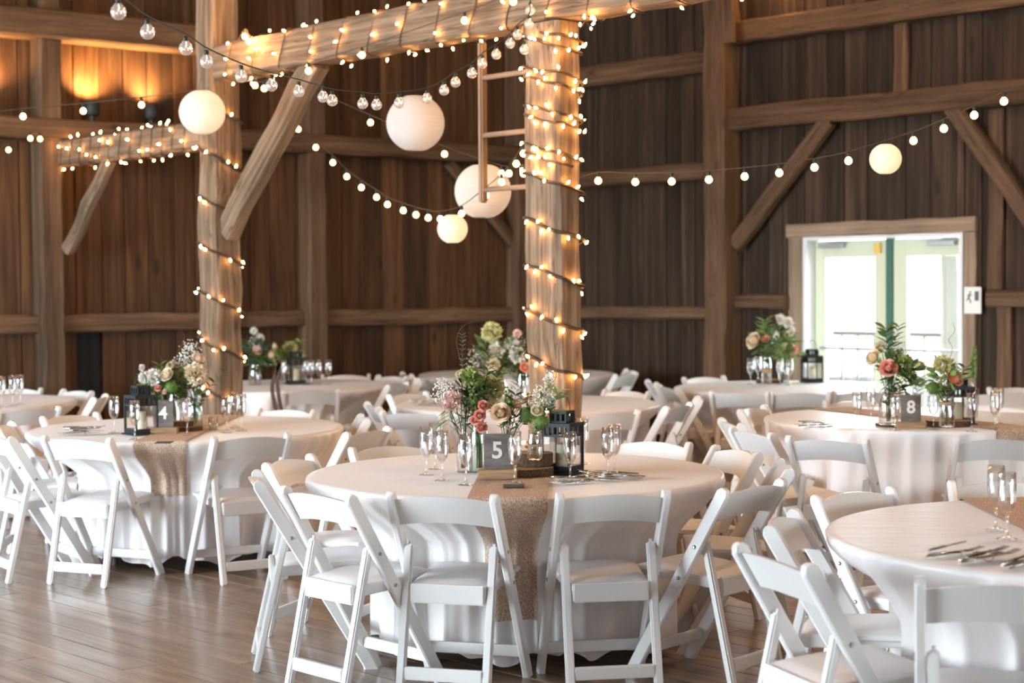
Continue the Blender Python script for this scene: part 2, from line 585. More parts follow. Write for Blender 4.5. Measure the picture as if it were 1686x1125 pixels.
# ---- floor
floor = struct('floor')
PLW = 0.135
planks = []
rnd = random.Random(5)
NF = Vector((U.y, -U.x, 0))   # across the planks (pointing to the left-back)
NF = Vector((-U.y, U.x, 0))
row = -90
while row < 90:
    a = -16 + rnd.uniform(0, 2)
    while a < 19:
        L = rnd.uniform(1.6, 3.2)
        planks.append((a, a + L, row * PLW))
        a += L
    row += 1
def proj(p):
    q = CAMM.inverted() @ p
    if q.z > -0.3:
        return None
    return 843 + F_PX * q.x / -q.z, 562.5 - F_PX * q.y / -q.z, -q.z
FO = Vector((0, 8, 0))
inb = []
rest = []
for a0, a1, b in planks:
    c = FO + U * ((a0 + a1) / 2) + NF * b
    # inside the barn?
    if (c - CORNER).dot(NR) > 0.6 or (c - CORNER).dot(NL) > 0.6 or (c - CORNER).length > 24:
        continue
    s = 0
    q = None
    for f in (0.1, 0.3, 0.5, 0.7, 0.9):
        cc = FO + U * (a0 + (a1 - a0) * f) + NF * b
        q = proj(cc)
        if q and -60 < q[0] < 1740 and 870 < q[1] < 1180:
            s = max(s, (1000 if q[0] < 640 else 300) / q[2])
    (inb if s > 0 else rest).append((s, a0, a1, b))
inb.sort(reverse=True)
rest += inb[290:]
inb = inb[:290]
def plank_vs(bm, a0, a1, b, dz, M=None):
    vs = box(bm, a1 - a0 - 0.004, PLW - 0.0035, 0.03, Matrix.Translation(((a0 + a1) / 2, b, -0.015 + dz)), 0.0)
    return vs
pl_m = axis_m(FO, FO + U, UP)
for s, a0, a1, b in inb:
    bm = bmesh.new()
    box(bm, a1 - a0 - 0.004, PLW - 0.0035, 0.03, None, 0.0015)
    me = mesh_of(bm, 'floor_plank', M_FLOOR)
    m = Matrix(pl_m)
    m = m @ Matrix.Translation(((a0 + a1) / 2, b, -0.015 - rnd.uniform(0, 0.0008)))
    add('floor_plank', me, m, floor)
bm = bmesh.new()
for s, a0, a1, b in rest:
    box(bm, a1 - a0 - 0.004, PLW - 0.0035, 0.03, Matrix.Translation(((a0 + a1) / 2, b, -0.015)))
o = add('floor_planking', mesh_of(bm, 'floor_planking', M_FLOOR), pl_m, floor)
o['kind'] = 'stuff'
bm = bmesh.new()
box(bm, 40, 40, 0.1)
add('subfloor', mesh_of(bm, 'subfloor', plain('dark_subfloor', (0.02, 0.013, 0.008), 0.9)), Matrix.Translation((0, 9, -0.085)), floor)

# ---- left wall boards
wall_l = struct('wall_left')
def board(parent, o, along, t0, t1, z0, z1, d, mat, out):
    """vertical board; local X is up"""
    p0 = o + along * ((t0 + t1) / 2) + out * (0.013 + d) + UP * z0
    bm = bmesh.new()
    L = z1 - z0
    box(bm, L, t1 - t0, 0.026, Matrix.Translation((L / 2, 0, 0)), 0.004)
    x = UP; y = along; z = x.cross(y)
    m = Matrix((x, y, z)).transposed().to_4x4(); m.translation = p0
    return add('board', mesh_of(bm, 'board', mat), m, parent)
rnd = random.Random(21)
t = 0.0
M_BOARD_DK = wood('dark_gap_board', (0.012, 0.014, 0.016), (0.022, 0.026, 0.03), (0.04, 0.045, 0.05), rough=0.9)  # near-black colour stands in for the shade of an open gap
dark_t = wl(127)[1]
while t > -14:
    w = rnd.uniform(0.20, 0.31)
    z0 = 0.0
    if t - w < dark_t < t:
        board(wall_l, CORNER, V, t - w + 0.004, t - 0.004, 0, 1.2, 0.05, M_BOARD_DK, NL)
        z0 = 1.2
    board(wall_l, CORNER, V, t - w + rnd.uniform(0.002, 0.006), t - rnd.uniform(0.002, 0.006), z0, WALL_H, rnd.uniform(0, 0.012), M_BOARD, NL)
    t -= w
bm = bmesh.new(); box(bm, 14.4, 0.04, WALL_H)
add('sheathing', mesh_of(bm, 'sheathing', M_CEIL), axis_m(CORNER - V * 14.4, CORNER) @ Matrix.Translation((7.2, 0.09, WALL_H / 2)), wall_l)

# ---- right wall boards, cut round the double door
wall_r = struct('wall_right')
DT0 = wr(1325)[1]; DT1 = wr(1588)[1]
DOOR_H = 1.985
t = 0.0
while t < 17:
    w = rnd.uniform(0.15, 0.26)
    if t < DT0 < t + w: w = DT0 - t
    if t < DT1 < t + w: w = DT1 - t
    z0 = DOOR_H if DT0 - 1e-4 <= t < DT1 - 1e-4 else 0.0
    if w > 0.03:
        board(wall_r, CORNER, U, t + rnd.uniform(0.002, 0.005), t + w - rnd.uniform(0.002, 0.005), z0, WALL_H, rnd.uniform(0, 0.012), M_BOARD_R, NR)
    t += w + (1e-3 if w < 0.03 else 0)
def sheath(t0, t1, z0, z1):
    bm = bmesh.new(); box(bm, t1 - t0, 0.04, z1 - z0)
    m = axis_m(CORNER + U * t0, CORNER + U * t1)
    yy = m.to_3x3() @ Vector((0, 1, 0))
    sgn = 1 if yy.dot(NR) > 0 else -1
    add('sheathing', mesh_of(bm, 'sheathing', M_CEIL), m @ Matrix.Translation(((t1 - t0) / 2, 0.09 * sgn, (z0 + z1) / 2)), wall_r)
sheath(-0.1, DT0, 0, WALL_H); sheath(DT1, 17, 0, WALL_H); sheath(DT0, DT1, DOOR_H + 0.03, WALL_H)

# ---- roof boards overhead (out of frame, closes the room)
ceil = struct('ceiling')
bm = bmesh.new(); box(bm, 60, 60, 0.1)
add('roof_deck', mesh_of(bm, 'roof_deck', M_CEIL), Matrix.Translation((0, 5, WALL_H + 0.05)), ceil)
# the two far sides behind the camera, with wide barn-door openings
def plain_wall(name, o, along, segs):
    r = struct(name)
    for t0, t1, z0, z1 in segs:
        bm = bmesh.new(); box(bm, t1 - t0, 0.06, z1 - z0, None)
        add('board_panel', mesh_of(bm, 'board_panel', M_CEIL), axis_m(o + along * t0, o + along * t1) @ Matrix.Translation(((t1 - t0) / 2, 0, (z0 + z1) / 2)), r)
LA = CORNER - V * 14.4
plain_wall('wall_rear_left', LA, U, [(0, 1.2, 0, WALL_H), (1.2, 7.6, 3.7, WALL_H), (7.6, 17, 0, WALL_H)])
RA = CORNER + U * 17
plain_wall('wall_rear_right', RA, -V, [(0, 5.5, 0, WALL_H), (5.5, 10.5, 4.0, WALL_H), (10.5, 14.4, 0, WALL_H)])

# ---- timbers on the left wall
tn = [0]
def trim(p0, p1, w, h, mat=None, up=UP, wob=0.006, ch=0.018):
    tn[0] += 1
    return timber('trim_%d' % tn[0], p0, p1, w, h, mat, up, wob, ch=ch)
tl0 = -13.5
def girtL(z, t0, t1, w, h):
    d = w / 2
    return trim(CORNER + V * t0 - NL * d + UP * z, CORNER + V * t1 - NL * d + UP * z, w, h)
pw = 0.21
post_ts = [wl(81, 0.1)[1], wl(365, 0.1)[1], wl(515, 0.1)[1]]
bounds = [tl0] + post_ts + [-0.1]
for a, b in zip(bounds, bounds[1:]):
    girtL(1.285, a + (pw / 2 - 0.005 if a != tl0 else 0), b - (pw / 2 - 0.005), 0.13, 0.155)
girtL(2.90, tl0, -0.21, 0.25, 0.17)
girtL(3.76, tl0, wl(346, 0.25)[1], 0.27, 0.24)
for tt in post_ts:
    trim(CORNER + V * tt - NL * 0.115, CORNER + V * tt - NL * 0.11 + UP * WALL_H, pw, 0.20, None, V)
trim(CORNER - V * 0.03 - NL * 0.10 - NR * 0.10, CORNER - V * 0.03 - NL * 0.10 - NR * 0.10 + UP * WALL_H, 0.2, 0.2, None, V)
# short brace of the corner post
trim(CORNER - V * 1.0 - NL * 0.09 + UP * 2.80, CORNER - V * 0.12 - NL * 0.09 + UP * 1.95, 0.09, 0.12)

# ---- timbers on the right wall
def girtR(z, t0, t1, w, h, mat=None):
    return trim(CORNER + U * t0 - NR * w / 2 + UP * z, CORNER + U * t1 - NR * w / 2 + UP * z, w, h, mat)
PT = wr(1190, 0.12)[1]
girtR(1.31, 0.1, PT - 0.13, 0.12, 0.125)
girtR(2.62, 0.1, PT - 0.13, 0.14, 0.155)
girtR(3.62, 0.1, PT - 0.13, 0.14, 0.2)
trim(CORNER + U * PT - NR * 0.125, CORNER + U * PT - NR * 0.125 + UP * WALL_H, 0.25, 0.25, None, U, wob=0.01)
P2 = PT + 3.75
trim(CORNER + U * P2 - NR * 0.125, CORNER + U * P2 - NR * 0.125 + UP * WALL_H, 0.25, 0.25, None, U)
girtR(3.06, PT + 0.12, P2 - 0.12, 0.17, 0.2)
girtR(3.83, PT + 0.12, P2 - 0.12, 0.17, 0.2)
girtR(1.42, PT + 0.12, wr(1304)[1], 0.12, 0.13)
girtR(1.45, wr(1623, 0.12)[1], P2 - 0.12, 0.12, 0.13)
def braceR(px0, z0, px1, z1, d=0.1):
    a = wr(px0, d)[0] + UP * z0; b = wr(px1, d)[0] + UP * z1
    return trim(a, b, 0.1, 0.15)
braceR(1212, 1.93, 1366, 2.985)
braceR(1568, 2.99, 1712, 1.98)
# small uprights between the girts above the door
trim(wr(1485, 0.03)[0] + UP * 3.16, wr(1485, 0.03)[0] + UP * 3.73, 0.05, 0.14, None, U)
trim(wr(1655, 0.03)[0] + UP * 0, wr(1655, 0.03)[0] + UP * 1.38, 0.04, 0.13, None, U)
trim(wr(1640, 0.03)[0] + UP * 1.52, wr(1640, 0.03)[0] + UP * 2.95, 0.04, 0.13, None, U)
trim(wr(1545, 0.09)[0] + UP * 3.93, wr(1545, 0.09)[0] + UP * 5.0, 0.06, 0.1, None, U)
trim(wr(1201, 0.30)[0] + UP * 3.72, wr(1201, 0.30)[0] + UP * 5.2, 0.05, 0.12, None, U)
# door casing
M_CASE = wood('grey_brown_casing', (0.17, 0.115, 0.075), (0.29, 0.21, 0.145), (0.40, 0.31, 0.23), rough=0.8, grain=18, var=0.1)
trim(wr(1296, 0.02)[0] + UP * 2.045, wr(1608, 0.02)[0] + UP * 2.045, 0.04, 0.12, M_CASE)
trim(wr(1311, 0.02)[0], wr(1311, 0.02)[0] + UP * 1.983, 0.04, 0.15, M_CASE, U)
trim(wr(1598, 0.02)[0], wr(1598, 0.02)[0] + UP * 1.983, 0.04, 0.11, M_CASE, U)

# ---- the double door
REC = -0.12     # leaves sit outside the wall face
door = struct('door_1')
def dbox(name, px0, px1, z0, z1, depth, mat, parent, rec=REC, bev=0.003):
    a = wr(px0, rec)[0]; b = wr(px1, rec)[0]
    L = (b - a).length
    bm = bmesh.new(); box(bm, L, depth, z1 - z0, None, bev)
    return add(name, mesh_of(bm, name, mat), axis_m(a, b) @ Matrix.Translation((L / 2, 0, (z0 + z1) / 2)), parent)
def dbox_t(name, t0, t1, z0, z1, depth, mat, parent, rec=REC, bev=0.003):
    a = CORNER + U * t0 - NR * rec; L = t1 - t0
    bm = bmesh.new(); box(bm, L, depth, z1 - z0, None, bev)
    return add(name, mesh_of(bm, name, mat), axis_m(a, a + U) @ Matrix.Translation((L / 2, 0, (z0 + z1) / 2)), parent)
# jambs and head, lining the opening
dbox_t('jamb', DT0 - 0.0, DT0 + 0.035, 0, DOOR_H, 0.20, M_JAMB, door, rec=-0.07)
dbox_t('jamb', DT1 - 0.035, DT1, 0, DOOR_H, 0.20, M_JAMB, door, rec=-0.07)
dbox_t('door_head', DT0 + 0.035, DT1 - 0.035, DOOR_H - 0.03, DOOR_H, 0.20, M_JAMB, door, rec=-0.07)
L0 = wr(1338, REC)[1]; L1 = wr(1463, REC)[1]; R0 = wr(1474, REC)[1]; R1 = wr(1590, REC)[1]
R1 = DT1 - 0.04
L0 = DT0 + 0.04
def leaf(t0, t1, g0, g1, zg0, zg1, closer_t):
    lf = dbox_t('door_leaf', t0, g0, 0.02, DOOR_H - 0.035, 0.045, M_DOORP, door)
    dbox_t('door_stile', g1, t1, 0.02, DOOR_H - 0.035, 0.045, M_DOORP, lf)
    dbox_t('door_rail', g0, g1, zg1, DOOR_H - 0.035, 0.044, M_DOORP, lf)
    dbox_t('door_rail', g0, g1, 0.02, zg0, 0.044, M_DOORP, lf)
    dbox_t('glass_pane', g0, g1, zg0, zg1, 0.006, M_PANE, lf, bev=0)
    dbox_t('door_closer', closer_t - 0.13, closer_t + 0.13, DOOR_H - 0.10, DOOR_H - 0.06, 0.05, M_GREYM, lf, rec=REC + 0.05)
    dbox_t('closer_arm', closer_t - 0.02, closer_t + 0.16, DOOR_H - 0.055, DOOR_H - 0.045, 0.02, M_GREYM, lf, rec=REC + 0.07)
    dbox_t('push_bar', g0 - 0.03, g1 + 0.03, 1.00, 1.025, 0.03, M_GREYM, lf, rec=REC + 0.06)
leaf(L0, L1, wr(1362, REC)[1], wr(1443, REC)[1], 0.28, 1.80, wr(1375, REC)[1])
leaf(R0, R1, wr(1496, REC)[1], wr(1583, REC)[1], 0.28, 1.80, wr(1556, REC)[1])
dbox_t('mullion', L1 + 0.003, R0 - 0.003, 0, DOOR_H - 0.03, 0.07, M_GREEN_MULL, door, rec=REC + 0.01)
# small amber plate on the head of the left leaf
o = dbox_t('amber_plate', wr(1443, REC)[1] + 0.01, wr(1455, REC)[1], 1.83, 1.92, 0.03, plain('amber_plastic', (0.75, 0.48, 0.12), 0.4), door, rec=REC + 0.04)

# ---- outside: ground, deck, railing, porch post
bm = bmesh.new(); box(bm, 120, 120, 0.2)
g = add('ground', mesh_of(bm, 'ground', M_GROUND), Matrix.Translation((0, 10, -0.35))); g['kind'] = 'structure'
deck = CORNER + U * ((DT0 + DT1) / 2) + NR * 1.5
bm = bmesh.new(); box(bm, 5, 2.6, 0.12)
d = add('porch_deck', mesh_of(bm, 'porch_deck', plain('pale_deck', (0.5, 0.46, 0.40), 0.7)), axis_m(deck, deck + U) @ Matrix.Translation((0, 0, -0.1))); d['kind'] = 'structure'
rail_c = deck + NR * 1.2
rl = thing('porch_railing', 'pale wooden porch railing seen through the glass doors', 'railing', axis_m(rail_c, rail_c + U))
M_RAIL = plain('weathered_rail', (0.86, 0.82, 0.78), 0.7)
bm = bmesh.new(); box(bm, 4.8, 0.07, 0.05, Matrix.Translation((0, 0, 1.05))); add('top_rail', mesh_of(bm, 'top_rail', M_RAIL), None, rl)
bm = bmesh.new(); box(bm, 4.8, 0.05, 0.04, Matrix.Translation((0, 0, 0.15))); add('bottom_rail', mesh_of(bm, 'bottom_rail', M_RAIL), None, rl)
bm = bmesh.new(); box(bm, 0.022, 0.022, 0.9)
me = mesh_of(bm, 'baluster', M_RAIL)
for i in range(24):
    add('baluster', me, W[rl] @ Matrix.Translation((-2.3 + i * 0.2, 0, 0.6)), rl)
pp = P(1563, 500, 16.0); pp.z = 0
timber('porch_post', pp + UP * -0.04, pp + UP * 3.2, 0.14, 0.14, M_RAIL, label='square wooden porch post outside the right glass door', cat='post')

# ---- exit pictogram sign on the casing
sp, st = wr(1602, 0.055)
sg = thing('exit_sign', 'white wall sign with running figure and dark door pictogram beside doors', 'sign', axis_m(sp, sp + U))
zc = 1.58 - (495 - 465) / 205
bm = bmesh.new(); box(bm, 0.155, 0.012, 0.215, Matrix.Translation((0, 0, zc)), 0.004); add('panel', mesh_of(bm, 'panel', M_SIGNW), None, sg)
side = -1 if (W[sg].to_3x3() @ Vector((0, 1, 0))).dot(NR) > 0 else 1
bm = bmesh.new(); box(bm, 0.035, 0.004, 0.075, Matrix.Translation((0.04, side * 0.008, zc + 0.035))); add('door_symbol', mesh_of(bm, 'door_symbol', M_GREYP), None, sg)
bm = bmesh.new()
def fig(x0, z0, x1, z1, w=0.009):
    bar(bm, (x0, side * 0.008, zc + z0), (x1, side * 0.008, zc + z1), 0.003, w)
ico(bm, (-0.018, side * 0.008, zc + 0.066), 0.009, 1, None, (1, 0.3, 1))
fig(-0.022, 0.055, -0.032, 0.02, 0.013); fig(-0.032, 0.02, -0.015, -0.005); fig(-0.032, 0.02, -0.052, 0.0)
fig(-0.022, 0.05, -0.002, 0.035, 0.006); fig(-0.022, 0.05, -0.046, 0.035, 0.006); fig(-0.015, -0.005, -0.02, -0.022)
add('running_figure', mesh_of(bm, 'running_figure', M_GREYP), None, sg)

# ------------------------------------------------------------------ free posts, beams and braces
LP = Vector((-2.12, 12.2, 0))
BP = Vector((0.245, 9.6, 0))
UB = (BP - LP).normalized()
VB = Vector((-UB.y, UB.x, 0))
def hewn(name, p0, p1, w, h, up, label, cat, wob=0.008):
    return timber(name, p0, p1, w, h, M_POST, up, wob, label=label, cat=cat, ch=0.02)
# for a vertical post axis_m(up=UB) gives Y = UB x Z: across, Z = along UB
hewn('timber_post', LP, LP + UP * WALL_H, 0.235, 0.23, UB, 'hewn timber post wrapped in lights behind table four', 'post', 0.01)
hewn('timber_post', BP, BP + UP * 3.07, 0.185, 0.29, UB, 'thick hewn timber post densely wrapped in lights behind table five', 'post', 0.012)
B0 = LP + UB * 0.0 + UP * 3.195; B1 = BP + UB * 2.2 + UP * 3.195
hewn('timber_beam', B0, B1, 0.22, 0.25, UP, 'hewn overhead beam carried by both wrapped posts', 'beam')
LB1 = LP - UB * 0.12 + UP * 2.70
LB0 = LP - UB * 2.45 + UP * 2.70
hewn('timber_beam', LB0, LB1, 0.15, 0.21, UP, 'lower hewn beam from left post to the left wall, wound with lights', 'beam')
hewn('timber_brace', LP + UB * 0.10 + UP * 1.98, LP + UB * 1.22 + UP * 3.10, 0.13, 0.17, UP, 'long diagonal brace from left wrapped post up to overhead beam', 'brace')
hewn('timber_brace', LB0 + UB * 0.12 + UP * -0.80, LB0 + UB * 0.85 + UP * -0.09, 0.09, 0.11, UP, 'small diagonal brace under the lower beam at left wall', 'brace')

# ladder hung under the beam beside the big post
lt = -0.749
lo = BP + UB * lt + VB * 0.25
lad = thing('ladder', 'narrow wooden ladder hanging from the beam beside the thick post', 'ladder', axis_m(lo, lo + UB))
M_LAD = wood('ladder_wood', (0.22, 0.13, 0.07), (0.36, 0.23, 0.14), (0.48, 0.33, 0.21), rough=0.7, grain=30, var=0.05, knots=False)
for xx in (0.0, 0.60):
    bm = bmesh.new(); bar(bm, (0, 0, 0), (0.98, 0, 0), 0.055, 0.04, 0.01, 2)
    add('side_rail', mesh_of(bm, 'side_rail', M_LAD), axis_m(lo + UB * xx - VB * 0.13 + UP * 2.085, lo + UB * xx - VB * 0.13 + UP * 3.07, UB), lad)
bm = bmesh.new(); tube(bm, [(0, 0, 0), (0.60, 0, 0)], 0.016, 8)
rme = mesh_of(bm, 'rung', M_LAD, True)
for z in (2.165, 2.495, 2.845):
    a = lo - VB * 0.13 + UP * z
    add('rung', rme, axis_m(a, a + UB), lad)

# ------------------------------------------------------------------ folding chair
def make_chair(label, group):
    c = thing('folding_chair', label, 'chair', Matrix(), group)
    def yst(z): return -0.215 + (0.79 - z) * (0.465 / 0.79)
    bev = 0.007
    # front legs: long stiles running from the back top down to the front feet
    for sx in (-1, 1):
        bm = bmesh.new()
        x = sx * 0.2075
        prof = []
        d = Vector((0, 0.465, -0.79)).normalized(); nrm = Vector((0, 0.79, 0.465)).normalized()
        top = Vector((x, -0.215, 0.79)); Ls = (Vector((x, 0.25, 0)) - top).length
        secs = [(0.0, 0.012, 0.022), (0.008, 0.02, 0.022), (0.03, 0.027, 0.022)]
        rings = []
        for s, hd, off in [(0.0, 0.008, 0), (0.006, 0.018, 0), (0.022, 0.027, 0), (Ls - 0.03, 0.027, 0)]:
            ctr = top + d * s
            rings.append([bm.verts.new(ctr + nrm * a * hd + Vector((b * 0.0145, 0, 0))) for a, b in ((-1, -0.6), (-0.8, -1), (0.8, -1), (1, -0.6), (1, 0.6), (0.8, 1), (-0.8, 1), (-1, 0.6))])
        ctr = Vector((x, 0.25, 0))
        rg = []
        for a, b in ((-1, -0.6), (-0.8, -1), (0.8, -1), (1, -0.6), (1, 0.6), (0.8, 1), (-0.8, 1), (-1, 0.6)):
            rg.append(bm.verts.new((x + b * 0.0145, 0.245 + a * 0.031, 0)))
        rings.append(rg)
        for A, B in zip(rings, rings[1:]):
            for k in range(8):
                j = (k + 1) % 8
                bm.faces.new((A[k], A[j], B[j], B[k]))
        bm.faces.new(rings[0][::-1]); bm.faces.new(rings[-1])
        bmesh.ops.recalc_face_normals(bm, faces=bm.faces)
        add('leg', mesh_of(bm, 'front_leg', M_WHITE, True, 0.6), None, c)
    # rear legs
    for sx in (-1, 1):
        bm = bmesh.new()
        x = sx * 0.172
        a = Vector((x, yst(0.565) - 0.012, 0.575)); b = Vector((x, -0.225, 0.0))
        bar(bm, b, a, 0.034, 0.03, 0.006, 2, Vector((0, 1, 0)))
        bar(bm, a, a + (a - b).normalized() * 0.012, 0.022, 0.02, 0.006, 2, Vector((0, 1, 0)))
        add('leg', mesh_of(bm, 'rear_leg', M_WHITE, True, 0.6), None, c)
    # stretchers
    bm = bmesh.new(); boxc(bm, 0, yst(0.115), 0.115, 0.39, 0.02, 0.045, 0.004, 2)
    add('stretcher', mesh_of(bm, 'stretcher', M_WHITE, True, 0.6), None, c)
    bm = bmesh.new(); boxc(bm, 0, -0.208, 0.095, 0.312, 0.022, 0.05, 0.004, 2)
    add('stretcher', mesh_of(bm, 'stretcher', M_WHITE, True, 0.6), None, c)
    # seat frame and padded seat
    bm = bmesh.new()
    for sx in (-1, 1):
        bar(bm, (sx * 0.142, -0.15, 0.405), (sx * 0.155, 0.225, 0.43), 0.022, 0.045, 0.005, 2)
    boxc(bm, 0, -0.15, 0.395, 0.30, 0.022, 0.075, 0.005, 2)
    boxc(bm, 0, 0.222, 0.425, 0.33, 0.022, 0.04, 0.005, 2)
    add('seat_frame', mesh_of(bm, 'seat_frame', M_WHITE, True, 0.6), None, c)
    bm = bmesh.new()
    nx, ny = 12, 12
    g = []
    for i in range(nx + 1):
        r_ = []
        for j in range(ny + 1):
            u = i / nx * 2 - 1; v = j / ny
            wx = 0.152 + 0.03 * v
            e = (1 - abs(u) ** 6) * (1 - abs(v * 2 - 1) ** 6)
            r_.append(bm.verts.new((u * wx, -0.14 + v * 0.375, 0.428 + v * 0.022 + 0.016 * e ** 0.5 if e > 0 else 0.428 + v * 0.022)))
        g.append(r_)
    for i in range(nx):
        for j in range(ny):
            bm.faces.new((g[i][j], g[i + 1][j], g[i + 1][j + 1], g[i][j + 1]))
    ex = bmesh.ops.extrude_face_region(bm, geom=bm.faces[:])
    bmesh.ops.translate(bm, vec=(0, 0, -0.016), verts=[e for e in ex['geom'] if isinstance(e, bmesh.types.BMVert)])
    bmesh.ops.recalc_face_normals(bm, faces=bm.faces)
    add('seat', mesh_of(bm, 'seat', M_PAD, True, 0.9), None, c)
    # curved arched backrest panel
    bm = bmesh.new()
    n = 14
    fr = []; bk = []
    for i in range(n + 1):
        u = i / n * 2 - 1
        x = u * 0.196
        arch = 0.022 * (1 - u * u)
        bow = -0.028 * (1 - u * u)
        colf = []; colb = []
        for j in range(5):
            v = j / 4
            z = 0.655 + arch * 0.9 + v * (0.105 + arch * 0.12)
            y = yst(z) + bow
            colf.append(bm.verts.new((x, y - 0.007, z))); colb.append(bm.verts.new((x, y + 0.007, z)))
        fr.append(colf); bk.append(colb)
    for i in range(n):
        for j in range(4):
            bm.faces.new((fr[i][j], fr[i + 1][j], fr[i + 1][j + 1], fr[i][j + 1]))
            bm.faces.new((bk[i][j], bk[i][j + 1], bk[i + 1][j + 1], bk[i + 1][j]))
        bm.faces.new((fr[i][4], fr[i + 1][4], bk[i + 1][4], bk[i][4]))
        bm.faces.new((fr[i][0], bk[i][0], bk[i + 1][0], fr[i + 1][0]))
    for i in (0, n):
        for j in range(4):
            q = (fr[i][j], fr[i][j + 1], bk[i][j + 1], bk[i][j])
            bm.faces.new(q)
    bmesh.ops.recalc_face_normals(bm, faces=bm.faces)
    add('backrest', mesh_of(bm, 'backrest', M_WHITE, True, 0.7), None, c)
    bm = bmesh.new(); lathe(bm, [(0, 0), (0.0075, 0), (0.0075, 0.003), (0.004, 0.005), (0, 0.005)], 10)
    bme = mesh_of(bm, 'bolt', M_BOLT)
    for sx in (-1, 1):
        for z, y in ((0.555, yst(0.555)), (0.425, yst(0.425))):
            add('bolt', bme, Matrix.Translation((sx * 0.2215, y, z)) @ Matrix.Rotation(sx * PI / 2, 4, 'Y'), c)
    return c

TABLES = {
    'five': (0.010, 7.35), 'four': (-1.918, 9.82), 'eight': (2.458, 10.15), 'near': (1.95, 5.42),
    'mid': (0.11, 11.65), 'farleft': (-4.13, 12.2), 'backleft': (-1.89, 14.0), 'corner': (0.04, 15.6),
    'door': (2.21, 13.3), 'farright': (4.0, 11.5),
}
